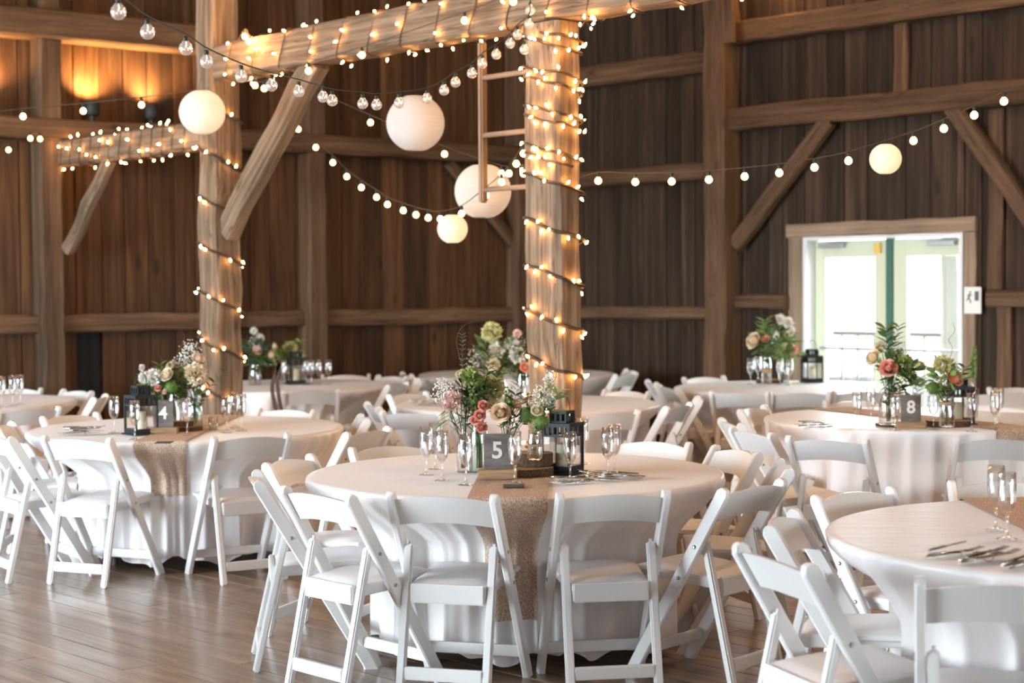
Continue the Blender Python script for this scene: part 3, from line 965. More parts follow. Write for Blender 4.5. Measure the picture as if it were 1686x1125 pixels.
# table, X, Y of the back top, facing angle (deg clockwise from away-from-camera) or None, label
CH = [
    ('five', -0.250, 6.40, 16, 'white folding chair at table five, left of the hanging burlap runner, back to viewer'),
    ('five', 0.365, 6.40, -9, 'white folding chair at table five, right of the hanging burlap runner, back to viewer'),
    ('five', -0.765, 6.43, 46, 'white folding chair at table five front left, angled right, whole side frame showing'),
    ('five', -1.08, 6.98, 80, 'white folding chair seen edge-on at the left side of table five'),
    ('five', -1.04, 7.67, 111, 'white folding chair at left rear of table five, backrest turned towards viewer'),
    ('five', -0.62, 8.28, None, 'white folding chair behind table five, left, only its arched back top showing'),
    ('five', 0.71, 8.42, None, 'white folding chair behind table five, right, beyond the paired flutes'),
    ('five', 1.08, 7.97, -111, 'tan-shaded folding chair at right rear of table five, facing viewer'),
    ('five', 1.20, 7.28, -86, 'white folding chair edge-on at right side of table five, mostly hidden'),
    ('five', 0.955, 6.56, -49, 'white folding chair at table five front right, angled left'),
    ('four', -2.245, 9.00, None, 'bluish white folding chair at table four, left of its runner, back to viewer'),
    ('four', -1.395, 8.90, None, 'white folding chair at table four, right of its runner, back to viewer'),
    ('four', -2.80, 9.05, 55, 'white folding chair at left edge of photo beside table four'),
    ('four', -2.98, 9.75, 85, 'white folding chair at far left side of table four, behind another chair'),
    ('four', -2.68, 10.38, None, 'white folding chair behind table four, left, past the cutlery pile'),
    ('four', -1.46, 10.78, None, 'white folding chair behind table four, right of the wrapped post'),
    ('four', -0.79, 9.20, -62, 'tan-shaded folding chair at right of table four, nearest table five'),
    ('four', -0.96, 10.10, -100, 'bright white folding chair at right rear of table four'),
    ('eight', 1.60, 8.50, 32, 'white folding chair in front of table eight, left, back to viewer'),
    ('eight', 2.46, 8.45, 2, 'grey-shaded folding chair in front of table eight, at right photo edge'),
    ('eight', 1.25, 9.62, 82, 'white folding chair at left side of table eight, farther of the pair'),
    ('eight', 1.28, 8.98, 68, 'white folding chair at left side of table eight, nearer of the pair'),
    ('eight', 1.62, 10.62, None, 'white folding chair behind the left edge of table eight'),
    ('eight', 2.30, 11.22, None, 'white folding chair directly behind table eight, low behind the flutes'),
    ('near', 1.29, 6.32, None, 'peach-shaded folding chair behind nearest right table, left of its runner'),
    ('near', 0.91, 5.62, 110, 'white folding chair at left side of nearest right table, facing right'),
    ('near', 0.75, 4.86, 70, 'large white folding chair in right foreground, angled right'),
    ('near', 1.285, 4.38, 14, 'largest white folding chair at bottom right corner, back to viewer'),
    ('near', 1.95, 6.62, None, 'cream folding chair behind nearest right table, behind the two flutes'),
    ('mid', 0.60, 10.42, None, 'white folding chair in front of the table beyond the thick post, right side'),
    ('mid', 0.86, 12.45, None, 'white folding chair behind the table beyond the thick post'),
    ('mid', -0.64, 10.48, 25, 'pale blue white folding chair left of the flowers beyond table five'),
    ('mid', -0.95, 11.20, 75, 'folding chair edge-on at left of the table beyond table five'),
    ('mid', -0.78, 12.32, None, 'white folding chair at left rear of the table beyond table five'),
    ('mid', 1.10, 10.95, -62, 'white folding chair at right of the table beyond the thick post'),
    ('mid', 1.30, 11.55, -85, 'folding chair between the door table and the table beyond the thick post'),
    ('farleft', -3.20, 11.05, None, 'grey-shaded folding chair in front of the far left table'),
    ('farleft', -3.40, 12.92, None, 'white folding chair behind the far left table'),
    ('farleft', -3.02, 12.25, -92, 'white folding chair at right side of the far left table'),
    ('farleft', -3.95, 13.30, None, 'folding chair behind the far left table, half outside the photo'),
    ('backleft', -1.55, 12.82, -10, 'grey-shaded folding chair in front of the back left table'),
    ('backleft', -0.93, 13.55, -72, 'bright white folding chair at right front of the back left table'),
    ('backleft', -0.78, 14.10, -95, 'white folding chair at right side of the back left table'),
    ('backleft', -1.50, 15.02, 170, 'peach-shaded folding chair behind the back left table'),
    ('backleft', -1.05, 14.72, -130, 'peach-shaded folding chair at right rear of the back left table'),
    ('corner', -0.97, 15.15, 75, 'brown-shaded folding chair left of the corner table'),
    ('corner', -0.76, 14.45, 50, 'white folding chair at left front of the corner table'),
    ('corner', 1.02, 15.45, -95, 'white folding chair at right side of the corner table, nearer wall'),
    ('corner', 1.02, 14.85, -60, 'bright white folding chair at right front of the corner table'),
    ('door', 1.13, 13.65, 85, 'white folding chair at left side of the table before the glass doors'),
    ('door', 1.22, 12.95, 75, 'folding chair at left front of the table before the glass doors'),
    ('door', 1.63, 14.25, 150, 'white folding chair behind left of the table before the glass doors'),
    ('door', 1.66, 12.22, 18, 'grey-shaded folding chair in front of the door table, leftmost'),
    ('door', 2.10, 12.16, 0, 'grey-shaded folding chair in front of the door table, middle'),
    ('door', 2.56, 12.25, -14, 'grey-shaded folding chair in front of the door table, rightmost'),
    ('farright', 3.12, 10.62, 40, 'grey-shaded folding chair in front of the far right table'),
    ('farright', 3.78, 12.52, None, 'folding chair behind the far right table at photo edge'),
]
GRP = {'five': 'folding chairs at table five', 'four': 'folding chairs at table four', 'eight': 'folding chairs at table eight', 'near': 'folding chairs at nearest right table',
       'mid': 'folding chairs at the table beyond the post', 'farleft': 'folding chairs at the far left table', 'backleft': 'folding chairs at the back left table', 'corner': 'folding chairs at the corner table',
       'door': 'folding chairs at the table by the doors', 'farright': 'folding chairs at the far right table'}
proto = None
CHAIRS = {k: [] for k in TABLES}
for i, (tb, x, y, ang, lab) in enumerate(CH):
    tx, ty = TABLES[tb]
    dd = math.hypot(x - tx, y - ty)
    if dd < 1.07:
        x = tx + (x - tx) * 1.07 / dd; y = ty + (y - ty) * 1.07 / dd
    if ang is None:
        ang = math.degrees(math.atan2(tx - x, ty - y))
    a = math.radians(ang)
    ox = x + 0.215 * math.sin(a); oy = y + 0.215 * math.cos(a)
    m = T(ox, oy, 0, -a)
    CHAIRS[tb].append((ox, oy, a))
    if proto is None:
        proto = make_chair(lab, GRP[tb])
        kids(proto)
        first = m
        continue
    c = copy_tree(proto, m)
    c['label'] = lab
    c['group'] = GRP[tb]
place(proto, first)

# ------------------------------------------------------------------ tables, cloths, runners
NA = 256
TR = 0.915
TZ = 0.755
LIM = {}
def table_limits(tb):
    tx, ty = TABLES[tb]
    lim = [9.0] * NA
    allch = [c for k in CHAIRS for c in CHAIRS[k]]
    for i in range(NA):
        th = 2 * PI * i / NA
        dx, dy = math.cos(th), math.sin(th)
        for ox, oy, a in allch:
            if (ox - tx) ** 2 + (oy - ty) ** 2 > 1.9 ** 2:
                continue
            r = 0.55
            while r < 1.12:
                px, py = tx + dx * r - ox, ty + dy * r - oy
                lx = px * math.cos(a) - py * math.sin(a)
                ly = px * math.sin(a) + py * math.cos(a)
                if abs(lx) < 0.25 and -0.25 < ly < 0.31:
                    break
                r += 0.01
            lim[i] = min(lim[i], max(0.62, r))
    lim = [min(l, 1.10) for l in lim]
    for _ in range(5):
        lim = [min(lim[i], (lim[i - 1] + lim[i] * 2 + lim[(i + 1) % NA]) / 4 + 0.004) for i in range(NA)]
    LIM[tb] = lim

def rough_r(tb, seed, th, z):
    """radius of the hanging cloth at angle th and height z"""
    f = max(0.0, min(1.0, (TZ - z) / (TZ - 0.05)))
    k = seed * 7.3
    ph = th * 1.0
    w1 = 1 - 2 * abs(math.sin(8.5 * ph + k + 0.9 * math.sin(3 * ph + k))) ** 0.8
    w2 = 1 - 2 * abs(math.sin(17.0 * ph + 2 * k + 1.3 * math.sin(5 * ph + k)))
    w3 = math.sin(7 * ph + 3 * k)
    w2 *= 0.6 + 0.4 * math.sin(4 * ph + k)
    fold = (0.040 * w1 + 0.020 * w2 + 0.020 * w3) * (0.22 + 0.78 * f) + 0.025 * f
    r = TR + fold * min(1, f * 6) + 0.004
    pk = (1 - 2 * abs(math.sin(21 * ph + k + 1.5 * math.sin(3 * ph)))) * 0.6 + math.sin(57 * ph + k + math.sin(6 * ph)) * 0.3
    pk *= 0.011 * min(1, (TZ - z) / 0.05) * max(0.35, 1 - f)
    r += pk
    lim = LIM[tb]
    x = (th / (2 * PI) * NA) % NA
    i0 = int(x); fr = x - i0
    l = lim[i0 % NA] * (1 - fr) + lim[(i0 + 1) % NA] * fr
    l += 0.022 * w1 * (0.4 + 0.6 * f) + 0.018 * w2 + pk
    if l < r:
        s = max(0.0, min(1.0, (0.74 - z) / 0.24)); s = s * s * (3 - 2 * s)
        r = r + (l - r) * s
    return r

def make_cloth(tb, seed, label, group='white tablecloths'):
    tx, ty = TABLES[tb]
    bm = bmesh.new()
    n = 360
    rings = []
    rings.append([bm.verts.new((0, 0, TZ))])
    for r in (0.12, 0.25, 0.38, 0.5, 0.6, 0.7, 0.78, 0.84, 0.88):
        ring = []
        for i in range(n):
            th = 2 * PI * i / n
            q = Vector((r * math.cos(th) * 3 + seed, r * math.sin(th) * 7, seed))
            ring.append(bm.verts.new((r * math.cos(th), r * math.sin(th), TZ + 0.0012 * noise.noise(q))))
        rings.append(ring)
    for r, z in ((0.903, TZ), (0.913, TZ - 0.003), (TR + 0.003, TZ - 0.010)):
        rings.append([bm.verts.new((r * math.cos(2 * PI * i / n), r * math.sin(2 * PI * i / n), z)) for i in range(n)])
    zs = [0.73, 0.71, 0.685, 0.655, 0.62, 0.58, 0.53, 0.48, 0.42, 0.36, 0.30, 0.24, 0.18, 0.12, 0.065]
    for z in zs:
        ring = []
        for i in range(n):
            th = 2 * PI * i / n
            zz = z
            if z < 0.1:
                zz = 0.06 + 0.022 * math.sin(9 * th + seed) + 0.012 * math.sin(21 * th + seed)
            r = rough_r(tb, seed, th, zz)
            ring.append(bm.verts.new((r * math.cos(th), r * math.sin(th), zz)))
        rings.append(ring)
    for A, B in zip(rings, rings[1:]):
        for i in range(n):
            j = (i + 1) % n
            if len(A) == 1:
                bm.faces.new((A[0], B[i], B[j]))
            else:
                bm.faces.new((A[i], B[i], B[j], A[j]))
    bmesh.ops.recalc_face_normals(bm, faces=bm.faces)
    o = add('tablecloth', mesh_of(bm, 'tablecloth', M_CLOTH, True), T(tx, ty, 0))
    tag(o, label, 'tablecloth', group)

def make_runner(tb, seed, ang, off, zf, zb, label, w=0.31):
    """strip across the tabletop; ang clockwise from the away direction; zf/zb = heights of its ends"""
    tx, ty = TABLES[tb]
    bm = bmesh.new()
    uvl = bm.loops.layers.uv.new('uv')
    nw = 14
    path = []   # (kind, value)
    zt = 0.735
    n1 = max(1, int((zt - zf) / 0.03)); 
    for i in range(n1 + 1):
        path.append(('f', zf + (zt - zf) * i / n1))
    for s in (-1.0, -0.985, -0.95, -0.8, -0.6, -0.4, -0.2, 0, 0.2, 0.4, 0.6, 0.8, 0.95, 0.985, 1.0):
        path.append(('t', s))
    n2 = max(1, int((zt - zb) / 0.03))
    for i in range(n2 + 1):
        path.append(('b', zt + (zb - zt) * i / n2))
    rows = []
    acc = []
    for kd, val in path:
        r_ = []
        for j in range(nw + 1):
            x = off + (j / nw - 0.5) * w
            yb = math.sqrt(max(0.0, TR ** 2 - x * x))
            if kd == 't':
                p = Vector((x, val * (yb + (0.010 if abs(val) > 0.97 else 0)), TZ + 0.006 + 0.0008 * math.sin(j * 1.7) - (0.004 if abs(val) > 0.99 else 0)))
            else:
                sgn = -1 if kd == 'f' else 1
                th0 = math.atan2(sgn * yb, x)
                # world angle of this column
                r = None
                thw = th0 - math.radians(ang)
                rr = rough_r(tb, seed, thw % (2 * PI), val) + 0.009
                p = Vector((rr * math.cos(th0), rr * math.sin(th0), val))
            r_.append(bm.verts.new(p))
        rows.append(r_)
    d = 0; dist = [0]
    for A, B in zip(rows, rows[1:]):
        d += (A[nw // 2].co - B[nw // 2].co).length
        dist.append(d)
    for i, (A, B) in enumerate(zip(rows, rows[1:])):
        for j in range(nw):
            f = bm.faces.new((A[j], A[j + 1], B[j + 1], B[j]))
            for lp, (u, v) in zip(f.loops, ((j, i), (j + 1, i), (j + 1, i + 1), (j, i + 1))):
                lp[uvl].uv = (u / nw * w, dist[v])
    bmesh.ops.recalc_face_normals(bm, faces=bm.faces)
    o = add('table_runner', mesh_of(bm, 'table_runner', M_RUNNER, True), T(tx, ty, 0, -math.radians(ang)))
    tag(o, label, 'table runner', 'burlap and lace table runners')

TLAB = {
    'five': 'table number five at centre', 'four': 'table number four at left', 'eight': 'table number eight at right', 'near': 'nearest table at right photo edge',
    'mid': 'table beyond the thick wrapped post', 'farleft': 'far left table at photo edge', 'backleft': 'back left table by the wall', 'corner': 'table in the barn corner',
    'door': 'table in front of the glass doors', 'farright': 'far right table at photo edge'}
M_TT = plain('tabletop_plywood', (0.35, 0.25, 0.16), 0.6)
for sd, tb in enumerate(TABLES):
    table_limits(tb)
    tx, ty = TABLES[tb]
    t_ = thing('round_table', 'round table under its cloth, the ' + TLAB[tb], 'table', T(tx, ty), 'round banquet tables')
    bm = bmesh.new(); lathe(bm, [(0, 0.725), (0.905, 0.725), (0.912, 0.735), (0.905, 0.748), (0, 0.748)], 64)
    add('tabletop', mesh_of(bm, 'tabletop', M_TT), None, t_)
    for k in range(4):
        a = PI / 4 + k * PI / 2
        bm = bmesh.new(); tube(bm, [(0.42 * math.cos(a), 0.42 * math.sin(a), 0.725), (0.5 * math.cos(a), 0.5 * math.sin(a), 0)], 0.015, 8)
        add('leg', mesh_of(bm, 'leg', M_GREYM, True), None, t_)
    make_cloth(tb, sd + 1.0, 'white satin tablecloth on the ' + TLAB[tb])
make_runner('five', 1.0, 2, 0.0, 0.22, 0.45, 'brown burlap runner with lace hanging down the front of table five')
make_runner('four', 2.0, 0, 0.03, 0.43, 0.5, 'burlap and lace runner hanging at the front of table four', 0.28)
make_runner('eight', 3.0, -24, 0.0, 0.6, 0.6, 'burlap and lace runner laid across table eight', 0.30)
make_runner('near', 4.0, 0, -0.10, 0.55, 0.6, 'burlap and lace runner on nearest right table under two flutes', 0.31)

# ------------------------------------------------------------------ flutes
def flute_mesh():
    bm = bmesh.new()
    prof = [(0, 0.0), (0.033, 0.0), (0.0335, 0.0015), (0.012, 0.008), (0.0055, 0.014), (0.0042, 0.03), (0.004, 0.055), (0.006, 0.066), (0.0045, 0.073), (0.012, 0.082), (0.022, 0.097), (0.0272, 0.118), (0.0288, 0.145), (0.0285, 0.175), (0.0268, 0.213),
            (0.0256, 0.213), (0.0272, 0.175), (0.0275, 0.145), (0.0258, 0.119), (0.0205, 0.099), (0.010, 0.086), (0, 0.082)]
    lathe(bm, prof, 24)
    return mesh_of(bm, 'champagne_flute', M_GLASS, True)
FL = flute_mesh()
def flute(px, py, label, group, z=TZ, yy=None):
    p = PZ(px, py, z) if yy is None else P(px, py, yy)
    o = add('champagne_flute', FL, T(p.x, p.y, z + 0.001))
    tag(o, label, 'glass', group)
G5 = 'champagne flutes on table five'
for px, py, l in [(702, 783, 'empty champagne flute on table five, leftmost of all'), (717, 773, 'empty champagne flute on table five, rearmost of the left trio'), (728, 792, 'empty champagne flute on table five, right of the left trio'),
                  (767, 799, 'empty champagne flute on table five in front of clear bottle'), (848, 795, 'empty champagne flute beside the number 5 sign on dark card'), (939, 795, 'empty champagne flute in front of lantern on table five'),
                  (960, 765, 'empty champagne flute behind lantern on table five'), (1001, 786, 'empty champagne flute, front one of right pair on table five'), (1012, 779, 'empty champagne flute, rear one of right pair on table five')]:
    flute(px, py, l, G5, TZ + (0.007 if 790 < px < 900 else 0))
G4 = 'champagne flutes on table four'
for px, py, l in [(188, 714, 'empty champagne flute left of lantern on table four'), (222, 724, 'empty champagne flute in front of lantern on table four'), (308, 719, 'empty champagne flute right of number 4 sign'),
                  (373, 713, 'empty champagne flute, leftmost of right trio on table four'), (387, 705, 'empty champagne flute, rear middle of right trio on table four'), (398, 710, 'empty champagne flute, rightmost of right trio on table four')]:
    flute(px, py, l, G4)
G8 = 'champagne flutes on table eight'
for px, py, l in [(1411, 706, 'empty champagne flute, leftmost on table eight'), (1434, 699, 'empty champagne flute, second from left on table eight'), (1474, 709, 'empty champagne flute just left of number 8 sign'),
                  (1537, 708, 'empty champagne flute just right of number 8 sign'), (1600, 711, 'empty champagne flute right of lantern on table eight, front'), (1604, 700, 'empty champagne flute right of lantern on table eight, rear'),
                  (1638, 707, 'empty champagne flute, rightmost pair on table eight, front'), (1645, 699, 'empty champagne flute, rightmost pair on table eight, rear')]:
    flute(px, py, l, G8)
for px, py, l in [(1640, 873, 'champagne flute on nearest right table, farther of two on the runner'), (1658, 888, 'champagne flute on nearest right table, nearer of two on the runner')]:
    flute(px, py, l, 'champagne flutes on nearest right table', TZ + 0.007)
for px, l in [(468, 'flute left of the dark lantern on the back left table'), (504, 'flute just right of the dark lantern on back left table'), (513, 'second flute right of the dark lantern on back left table'), (525, 'third flute right of the dark lantern on back left table'), (541, 'rightmost flute on the back left table')]:
    flute(px, 634, l, 'champagne flutes on the back left table', TZ, None)
for px, py, l in [(3, 671, 'champagne flute on far left table, at photo edge'), (21, 669, 'champagne flute on far left table, middle of three'), (33, 667, 'champagne flute on far left table, rightmost of three')]:
    flute(px, py, l, 'champagne flutes on the far left table')
for px, py, l in [(1236, 633, 'flute left of the pink flowers on the door table'), (1248, 629, 'second flute from left on the door table'), (1284, 633, 'flute right of the vase on the door table'), (1300, 635, 'rightmost flute on the door table')]:
    flute(px, py, l, 'champagne flutes on the door table')

# ------------------------------------------------------------------ lanterns with candle
def make_lantern(label):
    c = thing('candle_lantern', label, 'lantern', Matrix(), 'black metal candle lanterns')
    s = 0.066
    bm = bmesh.new()
    boxc(bm, 0, 0, 0.006, 0.17, 0.17, 0.008, 0.002)
    boxc(bm, 0, 0, 0.016, 0.142, 0.142, 0.014, 0.002)
    add('base', mesh_of(bm, 'base', M_BLACK), None, c)
    bm = bmesh.new()
    for sx in (-1, 1):
        for sy in (-1, 1):
            boxc(bm, sx * s, sy * s, 0.118, 0.010, 0.010, 0.195)
    for sx in (-1, 1):
        boxc(bm, sx * s, 0, 0.03, 0.008, 0.13, 0.012); boxc(bm, 0, sx * s, 0.03, 0.13, 0.008, 0.012)
        for z, h in ((0.168, 0.008), (0.212, 0.010)):
            boxc(bm, sx * s, 0, z, 0.008, 0.13, h); boxc(bm, 0, sx * s, z, 0.13, 0.008, h)
        for k in range(-5, 6, 2):
            boxc(bm, sx * s, k * 0.0115, 0.19, 0.006, 0.008, 0.04); boxc(bm, k * 0.0115, sx * s, 0.19, 0.008, 0.006, 0.04)
    add('frame', mesh_of(bm, 'frame', M_BLACK), None, c)
    bm = bmesh.new()
    boxc(bm, 0, 0, 0.220, 0.142, 0.142, 0.007)
    t = 0.038
    for sx in (-1, 1):
        for z, h in ((0.228, 0.010), (0.268, 0.010)):
            boxc(bm, sx * t, 0, z, 0.006, 0.082, h); boxc(bm, 0, sx * t, z, 0.082, 0.006, h)
        for k in (-3, -1, 1, 3):
            boxc(bm, sx * t, k * 0.0125, 0.248, 0.006, 0.011, 0.034); boxc(bm, k * 0.0125, sx * t, 0.248, 0.011, 0.006, 0.034)
    boxc(bm, 0, 0, 0.274, 0.084, 0.084, 0.005)
    add('chimney', mesh_of(bm, 'chimney', M_BLACK), None, c)
    bm = bmesh.new()
    tube(bm, [(0.038 * math.cos(a), 0, 0.278 + 0.075 * math.sin(a)) for a in [PI * k / 16 for k in range(17)]], 0.0022, 6)
    add('handle', mesh_of(bm, 'handle', M_BLACK, True), None, c)
    bm = bmesh.new()
    for sx in (-1, 1):
        boxc(bm, sx * (s - 0.003), 0, 0.1, 0.002, 0.12, 0.13); boxc(bm, 0, sx * (s - 0.003), 0.1, 0.12, 0.002, 0.13)
    add('glass_panes', mesh_of(bm, 'glass_panes', M_GLASS), None, c)
    bm = bmesh.new()
    lathe(bm, [(0, 0.024), (0.0265, 0.024), (0.027, 0.03), (0.0265, 0.126), (0.023, 0.13), (0.018, 0.126), (0, 0.122)], 20)
    tube(bm, [(0, 0, 0.12), (0.001, 0, 0.136)], 0.0012, 5)
    add('candle', mesh_of(bm, 'candle', M_CAND, True, 0.8), None, c)
    return c
lan0 = make_lantern('black metal lantern with ivory candle on table five')
kids(lan0)
def put_lantern(px, py, rz, label, sc=1.0, first=False, z=TZ):
    p = PZ(px, py, z)
    m = T(p.x, p.y, z + 0.001, rz) @ Matrix.Scale(sc, 4)
    if first:
        place(lan0, m); return
    c = copy_tree(lan0, m); c['label'] = label
put_lantern(926, 780, math.radians(-28), '', 1.0, True)
put_lantern(233, 716, math.radians(40), 'black metal candle lantern left of number 4 sign')
put_lantern(1577, 700, math.radians(12), 'black candle lantern right of flowers on table eight')
put_lantern(488, 633, math.radians(25), 'dark candle lantern on the back left table')
put_lantern(1337, 630, math.radians(12), 'dark candle lantern on the door table', 1.0)

# ------------------------------------------------------------------ number signs
def number_sign(px, py, digit, label, rz=0.0, z=TZ):
    p = PZ(px, py, z)
    c = thing('table_number_sign', label, 'sign', T(p.x, p.y, z + 0.001, rz), 'wooden table number signs')
    bm = bmesh.new(); boxc(bm, 0, 0, 0.02, 0.165, 0.06, 0.04, 0.004, 2)
    add('wood_base', mesh_of(bm, 'wood_base', M_BLOCK), None, c)
    bm = bmesh.new(); boxc(bm, 0.0, 0.006, 0.114, 0.112, 0.012, 0.152, 0.001)
    add('board', mesh_of(bm, 'sign_board', M_SIGN), None, c)
    cu = bpy.data.curves.new('numeral', 'FONT')
    cu.body = digit; cu.size = 0.098; cu.extrude = 0.0008; cu.offset = 0.0022
    cu.align_x = 'CENTER'; cu.align_y = 'CENTER'
    cu.materials.append(M_NUM)
    tmp = bpy.data.objects.new('tmp_text', cu)
    C.objects.link(tmp)
    bpy.context.view_layer.update()
    me = bpy.data.meshes.new_from_object(tmp.evaluated_get(bpy.context.evaluated_depsgraph_get()))
    bpy.data.objects.remove(tmp)
    add('numeral', me, W[c] @ Matrix.Translation((0.0, -0.0015, 0.118)) @ Matrix.Rotation(PI / 2, 4, 'X'), c)
number_sign(819, 789, '5', 'grey wooden sign with white numeral five, beside salmon spray roses', math.radians(3), TZ + 0.007)
number_sign(269, 716, '4', 'grey wooden sign with white numeral four, right of a lantern', math.radians(2))
number_sign(1500, 706, '8', 'grey wooden sign with white numeral eight, before the glass doors', math.radians(-2))

# ------------------------------------------------------------------ wood slices
def slice_(px, py, r, h, label, z=TZ, seed=1, dark=False):
    p = PZ(px, py, z)
    c = thing('wood_slice', label, 'wood slice', T(p.x, p.y, z + 0.001), 'wood slices under the centrepieces')
    rr = random.Random(seed)
    n = 40
    rad = [r * (1 + 0.05 * math.sin(3 * 2 * PI * i / n + seed) + 0.02 * rr.uniform(-1, 1)) for i in range(n)]
    bm = bmesh.new()
    lo_ = [bm.verts.new((rad[i] * math.cos(2 * PI * i / n), rad[i] * math.sin(2 * PI * i / n), 0)) for i in range(n)]
    hi = [bm.verts.new((v.co.x, v.co.y, h)) for v in lo_]
    for i in range(n):
        j = (i + 1) % n
        bm.faces.new((lo_[i], lo_[j], hi[j], hi[i]))
    add('bark', mesh_of(bm, 'bark', M_BARK), None, c)
    bm = bmesh.new()
    v1 = [bm.verts.new((0.985 * v[0], 0.985 * v[1], h)) for v in [(rad[i] * math.cos(2 * PI * i / n), rad[i] * math.sin(2 * PI * i / n)) for i in range(n)]]
    bm.faces.new(v1)
    v2 = [bm.verts.new((v.co.x, v.co.y, 0.001)) for v in v1]
    bm.faces.new(v2[::-1])
    for i in range(n):
        j = (i + 1) % n
        bm.faces.new((v2[i], v2[j], v1[j], v1[i]))
    add('cut_face', mesh_of(bm, 'cut_face', M_SLICE), None, c)
    return p
slice_(866, 782, 0.115, 0.032, 'large bark-edged wood slice behind the number 5 sign', TZ + 0.007, 1)
slice_(879, 766, 0.085, 0.055, 'smaller thick wood slice stacked under a jar on table five', TZ + 0.041, 4)
slice_(308, 711, 0.085, 0.03, 'bark-edged wood slice right of number 4 sign', TZ, 7)
slice_(300, 702, 0.06, 0.03, 'smaller wood slice stacked behind number 4 sign', TZ + 0.031, 8)
slice_(1560, 702, 0.125, 0.035, 'dark wood slice right of number 8 sign', TZ, 9)
slice_(1466, 702, 0.08, 0.015, 'thin wood slice under vase left of number 8 sign', TZ, 12)
slice_(1268, 631, 0.11, 0.03, 'wood slice under the vases on the door table', TZ, 10)

# ------------------------------------------------------------------ vases
def vase(name, px, py, prof, mat, label, cat, z=TZ, twine=None, rz=0, xy=None):
    p = PZ(px, py, z) if xy is None else Vector((xy[0], xy[1], z))
    o = thing(name, label, cat, T(p.x, p.y, z + 0.001), 'glass vases and jars of the centrepieces')
    th = 0.0025
    inner = [(max(r - th, 0.0), zz + (th if i == 0 else 0)) for i, (r, zz) in enumerate(prof)]
    full = [(0, 0)] + prof + [(r, zz) for r, zz in reversed(inner)] + [(0, th)]
    bm = bmesh.new(); lathe(bm, full, 28)
    add('glass_body', mesh_of(bm, 'glass_body', mat, True, 0.9), None, o)
    if twine:
        r, z0, z1 = twine
        bm = bmesh.new(); lathe(bm, [(r, z0), (r + 0.0015, z0), (r + 0.0015, z1), (r, z1)], 24)
        add('twine_band', mesh_of(bm, 'twine_band', M_TWINE, True), None, o)
    return Vector((p.x, p.y, z))
BOTTLE = [(0.030, 0), (0.034, 0.006), (0.034, 0.11), (0.030, 0.135), (0.016, 0.16), (0.0125, 0.175), (0.0125, 0.215), (0.015, 0.222)]
TALL = [(0.036, 0), (0.039, 0.006), (0.039, 0.17), (0.034, 0.19), (0.032, 0.205), (0.034, 0.21)]
JAR = [(0.036, 0), (0.042, 0.006), (0.042, 0.12), (0.036, 0.14), (0.033, 0.147), (0.033, 0.165), (0.035, 0.167)]
SJAR = [(0.026, 0), (0.031, 0.006), (0.031, 0.085), (0.027, 0.1), (0.026, 0.118), (0.028, 0.12)]
WIDE = [(0.05, 0), (0.055, 0.006), (0.055, 0.12), (0.046, 0.145), (0.043, 0.17), (0.045, 0.175)]
v5a = vase('glass_bottle', 764, 778, BOTTLE, M_GLASS, 'clear narrow-necked glass bottle at left of table five centrepiece', 'bottle')
v5b = vase('glass_vase', 789, 778, TALL, M_GLASSG, 'greenish glass vase full of stems left of the number 5 sign', 'vase')
v5c = vase('mason_jar', 834, 778, JAR, M_GLASS, 'clear mason jar of peach roses behind the number 5 sign', 'jar', TZ + 0.007)
v5d = vase('mason_jar', 881, 757, SJAR, M_GLASS, 'small mason jar with twine on the stacked wood slices', 'jar', TZ + 0.097, (0.0315, 0.055, 0.066))
v4a = vase('glass_vase', 288, 706, TALL, M_GLASS, 'clear glass vase behind number 4 sign', 'vase')
v4b = vase('mason_jar', 322, 704, JAR, M_GLASSG, 'glass jar holding the large cream flower on table four', 'jar')
v4c = vase('mason_jar', 266, 706, JAR, M_GLASS, 'clear jar of white flowers behind number 4 sign', 'jar')
v8a = vase('glass_vase', 1463, 700, WIDE, M_GLASS, 'wide clear glass vase left of number 8 sign', 'vase', TZ + 0.016)
v8b = vase('glass_bottle', 1507, 694, BOTTLE, M_GLASS, 'slim clear bottle behind number 8 sign', 'bottle')
v8c = vase('mason_jar', 1559, 703, JAR, M_GLASS, 'clear jar with twine on dark wood slice, table eight', 'jar', TZ + 0.036, (0.0425, 0.118, 0.135))
v8d = vase('glass_bottle', 1601, 690, BOTTLE, M_GLASS, 'clear bottle of green bell flowers at right on table eight', 'bottle')
vDa = vase('glass_vase', 1262, 631, TALL, M_GLASS, 'clear glass vase at left on the door table', 'vase', TZ + 0.031, (0.0395, 0.08, 0.12))
vDb = vase('mason_jar', 1290, 631, JAR, M_GLASS, 'clear jar at right on the door table', 'jar')
vMa = vase('glass_vase', 822, 664, WIDE, M_GLASS, 'wide clear vase on the table beyond table five', 'vase')
vMb = vase('glass_vase', 860, 664, TALL, M_GLASS, 'tall clear vase beside the thick post beyond table five', 'vase')
vBa = vase('glass_vase', 420, 634, WIDE, M_GLASS, 'wide clear vase at left on the back left table', 'vase')
vBb = vase('mason_jar', 470, 630, JAR, M_GLASS, 'jar of yellow green flowers behind lantern on back left table', 'jar')
o = add('votive_glass', None, None) if False else None
bm = bmesh.new(); lathe(bm, [(0, 0), (0.026, 0), (0.027, 0.003), (0.028, 0.075), (0.0265, 0.075), (0.0255, 0.006), (0, 0.005)], 20)
p = PZ(351, 708); tag(add('votive_glass', mesh_of(bm, 'votive_glass', M_GLASS, True), T(p.x, p.y, TZ + 0.001)), 'small straight votive glass right of wood slice on table four', 'glass')

